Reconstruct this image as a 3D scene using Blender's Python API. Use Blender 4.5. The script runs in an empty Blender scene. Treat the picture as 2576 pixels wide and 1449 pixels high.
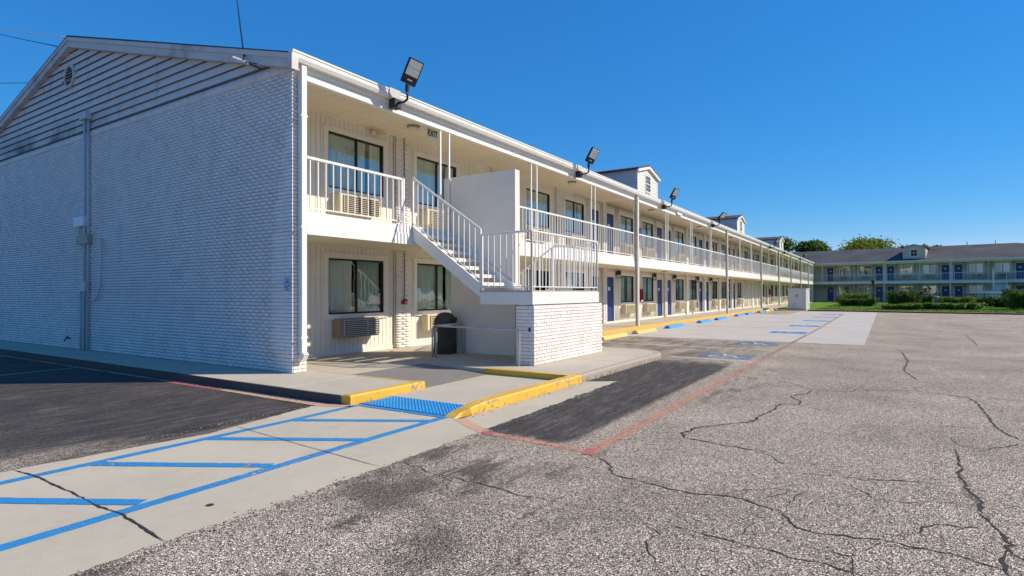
import bpy, bmesh, math, random
from mathutils import Vector, Matrix
import numpy as np
random.seed(7); rng = np.random.default_rng(7)
SC = bpy.context.scene
COL = SC.collection

# ---------------------------------------------------------------- camera, sky, sun
CAMP = Vector((-6.537, -8.863, 1.42))
def cam_axes(yaw=0.57285, pitch=0.0086266, roll=-0.003497):
    f = Vector((math.cos(pitch)*math.cos(yaw), math.cos(pitch)*math.sin(yaw), math.sin(pitch)))
    r = Vector((math.sin(yaw), -math.cos(yaw), 0)); u = r.cross(f)
    return r*math.cos(roll)+u*math.sin(roll), -r*math.sin(roll)+u*math.cos(roll), f
R_, U_, F_ = cam_axes()
cam = bpy.data.cameras.new('camera'); cam_o = bpy.data.objects.new('camera', cam); COL.objects.link(cam_o)
cam.sensor_width = 36; cam.lens = 1455.84/2576*36; cam.clip_start = 0.05; cam.clip_end = 2000
cam_o.matrix_world = Matrix(((R_.x, U_.x, -F_.x, CAMP.x), (R_.y, U_.y, -F_.y, CAMP.y), (R_.z, U_.z, -F_.z, CAMP.z), (0, 0, 0, 1)))
SC.camera = cam_o
SUN_EL, SUN_AZ = math.radians(36.8), math.atan2(0.58, -0.815)
W = bpy.data.worlds.new('World'); SC.world = W; W.use_nodes = True
nt = W.node_tree; bg = nt.nodes['Background']
sky = nt.nodes.new('ShaderNodeTexSky'); sky.sky_type = 'NISHITA'; sky.sun_disc = False
sky.sun_elevation = SUN_EL; sky.sun_rotation = SUN_AZ
sky.air_density = 1.0; sky.dust_density = 0.0; sky.ozone_density = 3.0; sky.altitude = 0
def wmath(op, a, b):
    n = nt.nodes.new('ShaderNodeMath'); n.operation = op
    for i, v in enumerate((a, b)):
        if isinstance(v, (int, float)): n.inputs[i].default_value = v
        else: nt.links.new(v, n.inputs[i])
    return n.outputs[0]
# the same grading for the whole dome: compress its brightness range and deepen its blue, as the camera did
wsep = nt.nodes.new('ShaderNodeSeparateColor'); nt.links.new(sky.outputs[0], wsep.inputs[0])
wr, wgn, wb = wsep.outputs[0], wsep.outputs[1], wmath('MAXIMUM', wsep.outputs[2], 0.001)
wb2 = wmath('MULTIPLY', wmath('POWER', wb, 0.5), 2.14)
wr2 = wmath('MULTIPLY', wmath('MULTIPLY', wmath('POWER', wmath('MINIMUM', wmath('DIVIDE', wr, wb), 0.82), 2.4), 0.80), wb2)
wg2 = wmath('MULTIPLY', wmath('MULTIPLY', wmath('POWER', wmath('MINIMUM', wmath('DIVIDE', wgn, wb), 1.0), 1.19), 0.707), wb2)
wcmb = nt.nodes.new('ShaderNodeCombineColor')
for i_, v_ in enumerate((wr2, wg2, wb2)): nt.links.new(v_, wcmb.inputs[i_])
nt.links.new(wcmb.outputs[0], bg.inputs[0]); bg.inputs[1].default_value = 0.12
sl = bpy.data.lights.new('sun', 'SUN'); sl.energy = 4.5; sl.angle = math.radians(0.53); sl.color = (1.0, 0.885, 0.71)
so = bpy.data.objects.new('sun', sl); COL.objects.link(so)
sd = Vector((math.cos(SUN_EL)*math.sin(SUN_AZ), math.cos(SUN_EL)*math.cos(SUN_AZ), math.sin(SUN_EL)))
so.rotation_euler = sd.to_track_quat('Z', 'Y').to_euler()
SC.view_settings.view_transform = 'Standard'; SC.view_settings.look = 'None'
SC.view_settings.exposure = 0.35; SC.view_settings.gamma = 1.0; SC.view_settings.use_curve_mapping = False

# ---------------------------------------------------------------- node expression helper
class X:
    def __init__(s, t, k): s.t, s.k = t, k
    def _m(s, op, *a, clamp=False):
        n = s.t.nodes.new('ShaderNodeMath'); n.operation = op; n.use_clamp = clamp
        for i, v in enumerate((s,)+a):
            if isinstance(v, X): s.t.links.new(v.k, n.inputs[i])
            else: n.inputs[i].default_value = v
        return X(s.t, n.outputs[0])
    def __add__(s, o): return s._m('ADD', o)
    def __radd__(s, o): return s._m('ADD', o)
    def __sub__(s, o): return s._m('SUBTRACT', o)
    def __rsub__(s, o): return (s*-1)+o
    def __mul__(s, o): return s._m('MULTIPLY', o)
    def __rmul__(s, o): return s._m('MULTIPLY', o)
    def clamp(s): return s._m('ADD', 0.0, clamp=True)
    def min(s, o): return s._m('MINIMUM', o)
    def max(s, o): return s._m('MAXIMUM', o)
    def abs(s): return s._m('ABSOLUTE')
    def frac(s): return s._m('FRACT')
    def step(s, a, b):
        n = s.t.nodes.new('ShaderNodeMapRange'); n.interpolation_type = 'SMOOTHSTEP'
        s.t.links.new(s.k, n.inputs[0]); n.inputs[1].default_value = a; n.inputs[2].default_value = b
        return X(s.t, n.outputs[0])
class Mat:
    def __init__(s, name, rough=0.6, spec=0.3):
        s.m = bpy.data.materials.new(name); s.m.use_nodes = True; s.t = s.m.node_tree
        s.b = s.t.nodes['Principled BSDF']; s.b.inputs['Roughness'].default_value = rough
        s.b.inputs['Specular IOR Level'].default_value = spec
        g = s.t.nodes.new('ShaderNodeNewGeometry'); s.pos = g.outputs['Position']
        sp = s.t.nodes.new('ShaderNodeSeparateXYZ'); s.t.links.new(s.pos, sp.inputs[0])
        s.x, s.y, s.z = (X(s.t, sp.outputs[i]) for i in range(3))
    def vec(s, sx=1, sy=1, sz=1):
        n = s.t.nodes.new('ShaderNodeMapping'); n.inputs['Scale'].default_value = (sx, sy, sz)
        s.t.links.new(s.pos, n.inputs[0]); return n.outputs[0]
    def noise(s, scale, detail=4, rough=0.55, v=None, dist=0):
        n = s.t.nodes.new('ShaderNodeTexNoise'); n.inputs['Scale'].default_value = scale
        n.inputs['Detail'].default_value = detail; n.inputs['Roughness'].default_value = rough; n.inputs['Distortion'].default_value = dist
        s.t.links.new(v or s.pos, n.inputs['Vector']); return X(s.t, n.outputs[0])
    def voro(s, scale, feat='F1', out=0, v=None, rnd=1.0):
        n = s.t.nodes.new('ShaderNodeTexVoronoi'); n.feature = feat; n.inputs['Scale'].default_value = scale
        n.inputs['Randomness'].default_value = rnd
        s.t.links.new(v or s.pos, n.inputs['Vector']); return X(s.t, n.outputs[out])
    def rand(s):
        n = s.t.nodes.new('ShaderNodeObjectInfo'); return X(s.t, n.outputs['Random'])
    def col(s, c):
        if isinstance(c, X): return c
        n = s.t.nodes.new('ShaderNodeRGB'); n.outputs[0].default_value = (*c, 1); return X(s.t, n.outputs[0])
    def mix(s, a, b, f, mode='MIX'):
        n = s.t.nodes.new('ShaderNodeMix'); n.data_type = 'RGBA'; n.blend_type = mode
        for i, v in ((6, a), (7, b)):
            if isinstance(v, X): s.t.links.new(v.k, n.inputs[i])
            else: n.inputs[i].default_value = (*v, 1)
        if isinstance(f, X): s.t.links.new(f.k, n.inputs[0])
        else: n.inputs[0].default_value = f
        return X(s.t, n.outputs[2])
    def scale(s, c, f):
        n = s.t.nodes.new('ShaderNodeVectorMath'); n.operation = 'SCALE'
        c = s.col(c); s.t.links.new(c.k, n.inputs[0])
        if isinstance(f, X): s.t.links.new(f.k, n.inputs['Scale'])
        else: n.inputs['Scale'].default_value = f
        return X(s.t, n.outputs[0])
    def base(s, c): s.t.links.new(s.col(c).k, s.b.inputs['Base Color'])
    def rough(s, x): s.t.links.new(x.k, s.b.inputs['Roughness'])
    def bump(s, h, dist=0.01, strength=1.0):
        n = s.t.nodes.new('ShaderNodeBump'); n.inputs['Distance'].default_value = dist; n.inputs['Strength'].default_value = strength
        s.t.links.new(h.k, n.inputs['Height']); s.t.links.new(n.outputs[0], s.b.inputs['Normal'])
    def alpha(s, x): s.t.links.new(x.k, s.b.inputs['Alpha'])

def painted(name, c, rough=0.55, dirt=0.12, dirtc=(0.32, 0.29, 0.24), bumpd=0.002, scale=3.0, spec=0.3, big=0.12):
    m = Mat(name, rough, spec)
    n1 = m.noise(scale, 5); n2 = m.noise(scale*9, 4); n3 = m.noise(0.45, 3)
    k = m.scale(c, (n1-0.5)*big*2+(n2-0.5)*0.10+1.0)
    m.base(m.mix(k, dirtc, (n1*n3*2).step(0.42, 0.85)*dirt))
    m.bump(n2*0.6+n1*0.4, bumpd)
    return m.m
M = {}
def brick_mat(name, c, streak=0.0):
    m = Mat(name, 0.5, 0.35)
    n1 = m.noise(2.2, 4); n2 = m.noise(60, 4); n0 = m.noise(0.5, 3)
    k = m.scale(c, m.rand()*0.10+(n2-0.5)*0.14+(n0-0.5)*0.16+0.95)
    d = (n1*1.6-0.75+m.z.step(0.9, 0.0)*0.22).clamp()*0.5
    k = m.mix(k, (0.33, 0.29, 0.24), d)
    m.base(k); m.bump(n2*0.7+n1*0.3, 0.004); return m.m
M['brick'] = brick_mat('painted_brick', (0.86, 0.81, 0.77))
M['mortar'] = painted('painted_mortar', (0.36, 0.35, 0.35), 0.8, 0.3, bumpd=0.006, scale=20)
M['pointing'] = painted('painted_pointing', (0.48, 0.47, 0.45), 0.8, 0.3, bumpd=0.006, scale=20)
M['plaster'] = None
def plaster():
    m = Mat('painted_masonry', 0.6, 0.3)
    n1 = m.noise(1.2, 4); n2 = m.noise(40, 4)
    bt = m.t.nodes.new('ShaderNodeTexBrick'); bt.inputs['Scale'].default_value = 1.0
    bt.inputs['Brick Width'].default_value = 0.2; bt.inputs['Row Height'].default_value = 0.067; bt.inputs['Mortar Size'].default_value = 0.006
    bt.inputs['Mortar Smooth'].default_value = 0.6
    cb = m.t.nodes.new('ShaderNodeCombineXYZ'); m.t.links.new((m.y+m.x).k, cb.inputs[0]); m.t.links.new(m.z.k, cb.inputs[1])
    m.t.links.new(cb.outputs[0], bt.inputs['Vector'])
    m.base(m.scale((0.77, 0.73, 0.66), (n1-0.5)*0.26+(n2-0.5)*0.08+1.0))
    m.bump(X(m.t, bt.outputs['Fac'])*(-0.22)*(n1.step(0.45, 0.65))+n2*0.3, 0.006); return m.m
M['plaster'] = plaster()
M['white'] = painted('white_trim_paint', (0.80, 0.79, 0.75), 0.45, 0.10, bumpd=0.001)
M['rail'] = painted('white_rail_enamel', (0.82, 0.81, 0.78), 0.38, 0.10, (0.4, 0.25, 0.15), 0.0008, scale=8)
M['siding'] = painted('cream_siding_paint', (0.80, 0.765, 0.67), 0.5, 0.15, bumpd=0.002)
M['casing'] = painted('cream_casing_paint', (0.80, 0.775, 0.70), 0.45, 0.1)
M['soffit'] = painted('beige_soffit_paint', (0.82, 0.73, 0.54), 0.7, 0.2)
M['gutter'] = painted('white_gutter_metal', (0.80, 0.79, 0.75), 0.35, 0.25, (0.45, 0.40, 0.33), 0.001, scale=1.5)
def clap():
    m = Mat('weathered_clapboard', 0.6, 0.3)
    n0 = m.noise(0.7, 4); n2 = m.noise(30, 3, v=m.vec(1, 1, 4)); st = m.noise(3.0, 4, v=m.vec(1, 1, 0.35))
    k = m.scale((0.70, 0.65, 0.61), m.rand()*0.12+(n2-0.5)*0.15+0.95)
    low = m.z.step(6.25, 5.65)*m.y.step(6.5, 9.5)
    k = m.mix(k, (0.06, 0.055, 0.05), (st.step(0.5, 0.8)*0.3+low*m.noise(1.1, 5, v=m.vec(1, 0.6, 1)).step(0.36, 0.6)*0.8).clamp())
    m.base(k); m.bump(n2, 0.003); return m.m
M['clap'] = clap()
M['rusty'] = painted('rusty_trim', (0.20, 0.14, 0.10), 0.7, 0.6, (0.25, 0.10, 0.04), 0.003, scale=1.2)
M['lapshade'] = painted('lap_shadow_tone', (0.15, 0.15, 0.155), 0.9, 0)
M['rake'] = painted('weathered_rake_board', (0.64, 0.60, 0.57), 0.6, 0.5, (0.14, 0.10, 0.07), scale=2.5)
def shingle():
    m = Mat('asphalt_shingle', 0.9, 0.15)
    bt = m.t.nodes.new('ShaderNodeTexBrick'); bt.inputs['Scale'].default_value = 1.0
    bt.inputs['Brick Width'].default_value = 0.33; bt.inputs['Row Height'].default_value = 0.14; bt.inputs['Mortar Size'].default_value = 0.008
    bt.inputs['Color1'].default_value = (0.075, 0.078, 0.082, 1); bt.inputs['Color2'].default_value = (0.115, 0.115, 0.118, 1); bt.inputs['Mortar'].default_value = (0.02, 0.02, 0.02, 1)
    m.t.links.new(m.pos, bt.inputs['Vector'])
    m.base(m.scale(X(m.t, bt.outputs[0]), m.noise(0.3, 5)*1.2+m.noise(25, 2)*0.5+0.2))
    m.bump(m.noise(80, 3), 0.006); return m.m
M['shingle'] = shingle()
M['door'] = painted('blue_door_paint', (0.022, 0.052, 0.22), 0.35, 0.05, scale=1)
M['frame'] = painted('dark_bronze_frame', (0.018, 0.016, 0.015), 0.35, 0.05)
M['black'] = painted('black_powder_coat', (0.012, 0.012, 0.014), 0.4, 0.05, spec=0.5)
M['blackplastic'] = painted('dark_plastic', (0.075, 0.066, 0.055), 0.5, 0.1)
M['acbox'] = painted('beige_ac_plastic', (0.66, 0.58, 0.40), 0.5, 0.15)
M['acdark'] = painted('brown_ac_metal', (0.30, 0.24, 0.16), 0.55, 0.2)
M['shadedmetal'] = painted('shaded_downspout_metal', (0.40, 0.35, 0.28), 0.45, 0.2)  # brown puts the shaded side of the tall posts into the downspout colour
M['dark'] = painted('dark_interior', (0.045, 0.045, 0.05), 0.9, 0)
M['steel'] = painted('galvanised_steel', (0.58, 0.58, 0.57), 0.35, 0.25, (0.25, 0.2, 0.15))
M['red'] = painted('red_enamel', (0.32, 0.012, 0.014), 0.35, 0.05)
M['conduit'] = painted('painted_conduit', (0.56, 0.56, 0.58), 0.45, 0.15, scale=6)
M['boxwhite'] = painted('white_junction_box', (0.78, 0.80, 0.82), 0.4, 0.05)
M['boxolive'] = painted('tan_junction_box', (0.38, 0.36, 0.27), 0.5, 0.1)
M['cabinet'] = painted('pale_cabinet_paint', (0.66, 0.67, 0.66), 0.45, 0.1)
def curtain():
    m = Mat('sheer_curtain', 0.9, 0.1); m.base(m.scale((0.86, 0.86, 0.80), m.noise(3, 3, v=m.vec(6, 6, 0.3))*0.5+0.75)); return m.m
M['curtain'] = curtain()
def glass():
    m = Mat('window_glass', 0.02, 0.5); t = m.t; t.nodes.remove(m.b)
    out = t.nodes['Material Output']; mx = t.nodes.new('ShaderNodeMixShader'); tr = t.nodes.new('ShaderNodeBsdfTransparent'); gl = t.nodes.new('ShaderNodeBsdfGlossy')
    tr.inputs[0].default_value = (0.86, 0.92, 0.90, 1); gl.inputs['Roughness'].default_value = 0.015
    lw = t.nodes.new('ShaderNodeLayerWeight'); lw.inputs[0].default_value = 0.5; gb = t.nodes.new('ShaderNodeNewGeometry')
    nz = m.noise(1.1, 2); bp = t.nodes.new('ShaderNodeBump'); bp.inputs['Distance'].default_value = 0.004; t.links.new(nz.k, bp.inputs['Height'])
    t.links.new(bp.outputs[0], gl.inputs['Normal'])
    f = (X(t, lw.outputs['Facing'])._m('POWER', 4.5)*0.75+0.25)*(1.0-X(t, gb.outputs['Backfacing']))
    t.links.new(f.k, mx.inputs[0]); t.links.new(tr.outputs[0], mx.inputs[1]); t.links.new(gl.outputs[0], mx.inputs[2]); t.links.new(mx.outputs[0], out.inputs[0])
    return m.m
M['glass'] = glass()
def led():
    m = Mat('led_lens', 0.25, 0.6)
    v = m.voro(60); m.base(m.mix((0.50, 0.52, 0.50), (0.68, 0.70, 0.67), v.step(0.1, 0.5))); return m.m
M['lens'] = led()
M['diffuser'] = painted('milky_diffuser', (0.72, 0.66, 0.52), 0.3, 0.05)

def asphalt():
    m = Mat('worn_chip_asphalt', 0.85, 0.25)
    dv = m.vec(1, 1, 1)
    cell = m.voro(62); cr = m.voro(62, out=1); edge = m.voro(62, 'DISTANCE_TO_EDGE')
    cell2 = m.voro(135, out=1)
    sep = m.t.nodes.new('ShaderNodeSeparateColor'); m.t.links.new(cr.k, sep.inputs[0]); r = X(m.t, sep.outputs[0]); g2 = X(m.t, sep.outputs[1])
    sep2 = m.t.nodes.new('ShaderNodeSeparateColor'); m.t.links.new(cell2.k, sep2.inputs[0]); r2 = X(m.t, sep2.outputs[0])
    big = m.noise(0.55, 6, 0.6); mid = m.noise(3.0, 4); fine = m.noise(40, 3)
    chip = edge.step(0.03, 0.16)
    lum = r*0.46+r2*0.10+0.10
    stone = m.mix((0.61, 0.54, 0.45), (0.59, 0.47, 0.35), g2)
    stone = m.scale(stone, lum*2.3+0.25)
    k = m.mix((0.055, 0.050, 0.046), stone, chip*0.93)
    # broad wear: dull stains of old binder, tyre-darkened bands and rusty tints
    st = (big-0.5)*1.1
    k = m.scale(k, st+0.98)
    k = m.mix(k, (0.30, 0.20, 0.13), m.noise(1.7, 5, v=m.vec(1, 1.4, 1)).step(0.60, 0.78)*0.32)
    streak = m.noise(1.3, 5, 0.6, v=m.vec(0.8, 2.2, 1))
    dk = (streak-0.5).step(0.02, 0.16)*(m.x.step(-0.4, -2.0))*(m.y.step(-7.6, -6.3))*m.y.step(-4.9, -5.2)*0.75
    near = m.x.step(-7.0, -3.8)*m.x.step(-1.0, -3.0)*m.y.step(-8.0, -6.0)
    dk = dk.max((m.noise(1.0, 5).step(0.5, 0.66))*near*0.65)
    # brown oil-worn stall between the stairs and the concrete slab
    br = (m.x.step(7.0, 8.0)*m.x.step(14.0, 12.5)*m.y.step(-6.6, -5.0))
    k = m.mix(k, (0.13, 0.10, 0.08), br*m.noise(0.9, 6, 0.65, v=m.vec(0.6, 2.5, 1)).step(0.38, 0.66)*0.75)
    # black sealcoat, worn through in streaks
    wn = m.noise(2.6, 6, 0.7, v=m.vec(0.7, 1.8, 1)); wf = m.noise(26, 4, 0.7, v=m.vec(0.5, 1.6, 1))
    s1 = m.x.step(-1.05, -1.12)*(((m.x+4.6)*0.32+(m.y+2.1)*0.62+0.25).clamp())
    s1 = (s1*1.2-(wn-0.42)*0.9-(wf-0.5)*0.9).step(0.22, 0.80)*m.y.step(-2.45, -2.30)*m.x.step(-1.0, -1.1)
    s2a = m.x.step(-1.7, -0.9)*m.x.step(8.2, 5.2)*(m.y+(wn-0.5)*0.35).step(-6.30, -5.95)
    s2 = (s2a*1.1-(wn-0.43)*1.1-(wf-0.5)*0.9).step(0.25, 0.85)*m.x.step(-1.9, -1.1)
    s3 = (m.x.step(1.0, 2.5)*m.x.step(7.5, 5.0)*(m.y.step(-7.9, -6.5))*(1.0-m.y.step(-6.6, -6.3))*(wn.step(0.48, 0.62)))*0.6
    seal = (s1.max(s2)).max(s3)
    k = m.mix(k, (0.045, 0.04, 0.038), dk)
    sc = m.scale((0.021, 0.020, 0.023), wf*1.4+0.3)
    sc = m.mix(sc, (0.20, 0.19, 0.18), (m.noise(5.5, 6, 0.75, v=m.vec(0.35, 2.2, 1)).step(0.47, 0.62))*(m.noise(60, 3).step(0.42, 0.6))*0.75)
    k = m.mix(k, sc, (seal*(0.70+wf*0.36+(r-0.5)*0.2)).clamp())
    m.base(k)
    m.bump(chip*(0.6+r*0.4)*(1.0-seal*0.6)+fine*0.25+mid*0.5, 0.006, 0.9)
    return m.m
M['asphalt'] = asphalt()
def concrete(name, c, br=0.0, warm=(0.50, 0.42, 0.33), spec=0.25, stainc=(0.22, 0.19, 0.16)):
    m = Mat(name, 0.8, spec)
    n0 = m.noise(0.8, 6, 0.6); n1 = m.noise(7, 5, 0.6); n2 = m.noise(90, 3)
    sp = m.voro(28).step(0.10, 0.05)*m.noise(2, 2).step(0.45, 0.6)
    k = m.scale(c, (n0-0.5)*0.42+(n1-0.5)*0.22+(n2-0.5)*0.22+1.0)
    k = m.mix(k, warm, n1.step(0.5, 0.75)*0.35)
    k = m.mix(k, stainc, (sp*0.45+m.noise(1.6, 5, 0.65).step(0.58, 0.8)*0.35).clamp())
    m.base(k); m.bump(n2*0.6+n1*0.4, 0.003); return m.m
M['concrete'] = concrete('light_concrete', (0.50, 0.445, 0.345))
M['walk'] = concrete('sidewalk_concrete', (0.48, 0.43, 0.345))
M['rampdark'] = concrete('dark_ramp_concrete', (0.21, 0.20, 0.19), warm=(0.22, 0.2, 0.17))
M['slab'] = concrete('parking_slab_concrete', (0.50, 0.455, 0.41))
def kerbraw():
    m = Mat('chipped_kerb_concrete', 0.85, 0.2)
    n1 = m.noise(9, 6, 0.7); v = m.voro(45)
    k = m.mix((0.42, 0.37, 0.31), (0.14, 0.12, 0.10), m.z.step(-0.02, -0.12)*n1.step(0.40, 0.62)*0.8)
    m.base(m.scale(k, m.noise(50, 3)*0.6+0.7)); m.bump(n1+v*0.3, 0.02); return m.m
M['kerbraw'] = kerbraw()
M['kerbdark'] = painted('dark_kerb', (0.10, 0.085, 0.075), 0.85, 0.4, (0.04, 0.03, 0.03), 0.006, scale=8)  # darker tone than the other kerbs, for the run along the end walk
def chipped(name, c, under, thr=(0.66, 0.72), sc=14, rough=0.5, alpha=False, wear=None, dirty=0.25):
    m = Mat(name, rough, 0.3)
    n1 = m.noise(sc, 6, 0.7); n0 = m.noise(1.5, 4); n2 = m.noise(70, 3)
    mask = (n1*0.7+n0*0.3).step(*thr)
    k = m.scale(c, (n0-0.5)*0.35+(n2-0.5)*0.2+1.0)
    k = m.mix(k, (0.10, 0.09, 0.08), m.noise(5, 5, 0.7, v=m.vec(1, 1, 1)).step(0.56, 0.8)*dirty)
    if alpha:
        m.base(k); m.alpha(1.0-mask)
    else: m.base(m.mix(k, under, mask))
    m.bump(n2*0.5-mask*0.8, 0.004); return m.m
M['yellow'] = chipped('yellow_kerb_paint', (0.72, 0.43, 0.06), (0.33, 0.29, 0.24), (0.555, 0.60))
M['bluepaint'] = chipped('blue_line_paint', (0.035, 0.25, 0.55), None, (0.545, 0.64), sc=22, alpha=True, dirty=0.45)
M['fadedblue'] = chipped('faded_blue_paint', (0.09, 0.22, 0.42), None, (0.40, 0.57), sc=9, alpha=True)
M['bluestop'] = chipped('blue_stop_paint', (0.04, 0.30, 0.72), (0.4, 0.4, 0.4), (0.68, 0.74))
M['yellowstop'] = chipped('yellow_stop_paint', (0.70, 0.50, 0.12), (0.35, 0.3, 0.25), (0.66, 0.72))
M['pink'] = chipped('faded_red_line_paint', (0.50, 0.26, 0.17), None, (0.49, 0.62), sc=22, alpha=True, dirty=0.35)
M['pinkworn'] = chipped('nearly_gone_red_line_paint', (0.48, 0.27, 0.20), None, (0.43, 0.57), alpha=True)
M['redline'] = chipped('red_line_paint', (0.44, 0.13, 0.13), None, (0.60, 0.68), alpha=True, dirty=0.3)
M['orange'] = chipped('orange_faded_paint', (0.58, 0.36, 0.24), None, (0.60, 0.70), alpha=True, dirty=0.1)
M['whiteline'] = chipped('white_line_paint', (0.62, 0.60, 0.56), None, (0.52, 0.64), alpha=True)
M['yellowline'] = chipped('dull_yellow_line_paint', (0.34, 0.28, 0.14), None, (0.54, 0.66), alpha=True)
M['whitesym'] = chipped('white_symbol_paint', (0.66, 0.68, 0.70), None, (0.50, 0.62), alpha=True)
M['tactile'] = chipped('blue_tactile_mat', (0.02, 0.29, 0.62), (0.1, 0.2, 0.3), (0.72, 0.8))
M['crack'] = painted('dark_crack', (0.045, 0.038, 0.032), 0.95, 0)
M['rustcrack'] = chipped('rusty_crack_edge', (0.22, 0.15, 0.10), None, (0.38, 0.52), sc=45, alpha=True)
def grass():
    m = Mat('lawn_grass', 0.9, 0.1); n = m.noise(1.2, 5); n2 = m.noise(30, 3)
    m.base(m.scale(m.mix((0.09, 0.22, 0.018), (0.18, 0.27, 0.035), n.step(0.35, 0.65)), n2*0.9+0.55)); m.bump(n2, 0.05); return m.m
M['grass'] = grass()
def leaf(name, a, b, c=None):
    m = Mat(name, 0.6, 0.25)
    n = m.noise(0.9, 3); n2 = m.noise(5.0, 2)
    k = m.mix(a, b, (n*0.6+n2*0.4).step(0.4, 0.62))
    if c: k = m.mix(k, c, m.noise(2.3, 2).step(0.58, 0.7)*0.8)
    m.base(k); tl_ = m.t.nodes.new('ShaderNodeBsdfTranslucent'); mx = m.t.nodes.new('ShaderNodeMixShader'); mx.inputs[0].default_value = 0.45
    m.t.links.new(k.k, tl_.inputs[0]); m.t.links.new(m.b.outputs[0], mx.inputs[1]); m.t.links.new(tl_.outputs[0], mx.inputs[2]); m.t.links.new(mx.outputs[0], m.t.nodes['Material Output'].inputs[0])
    return m.m
M['leafdark'] = leaf('dark_tree_leaves', (0.03, 0.085, 0.015), (0.09, 0.17, 0.03))
M['leafyellow'] = leaf('yellow_green_tree_leaves', (0.07, 0.14, 0.02), (0.30, 0.34, 0.03), (0.42, 0.24, 0.03))
M['leafshrub'] = leaf('shrub_leaves', (0.035, 0.085, 0.015), (0.12, 0.20, 0.035))
M['leafground'] = leaf('ground_cover_leaves', (0.08, 0.16, 0.03), (0.22, 0.30, 0.06), (0.25, 0.16, 0.02))
M['leafmid'] = leaf('olive_tree_leaves', (0.05, 0.11, 0.018), (0.16, 0.22, 0.03))
M['bark'] = painted('grey_bark', (0.12, 0.10, 0.08), 0.9, 0.3, bumpd=0.02, scale=6)
M['cable'] = painted('black_cable', (0.012, 0.014, 0.03), 0.5, 0)
M['whitecable'] = painted('pale_cable', (0.7, 0.74, 0.78), 0.4, 0)
M['exitface'] = painted('pale_exit_face', (0.80, 0.80, 0.70), 0.4, 0.05)
M['signgreen'] = painted('dark_sign_letter', (0.05, 0.07, 0.03), 0.5, 0)
M['signblue'] = painted('blue_sign_paint', (0.02, 0.05, 0.38), 0.5, 0)
M['signlilac'] = painted('pale_sign_ground', (0.50, 0.50, 0.66), 0.5, 0)
M['wingwall'] = painted('shaded_cream_siding_paint', (0.58, 0.53, 0.42), 0.5, 0.15, bumpd=0.002)  # cream siding with the shade on the far wing put into its colour

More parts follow.
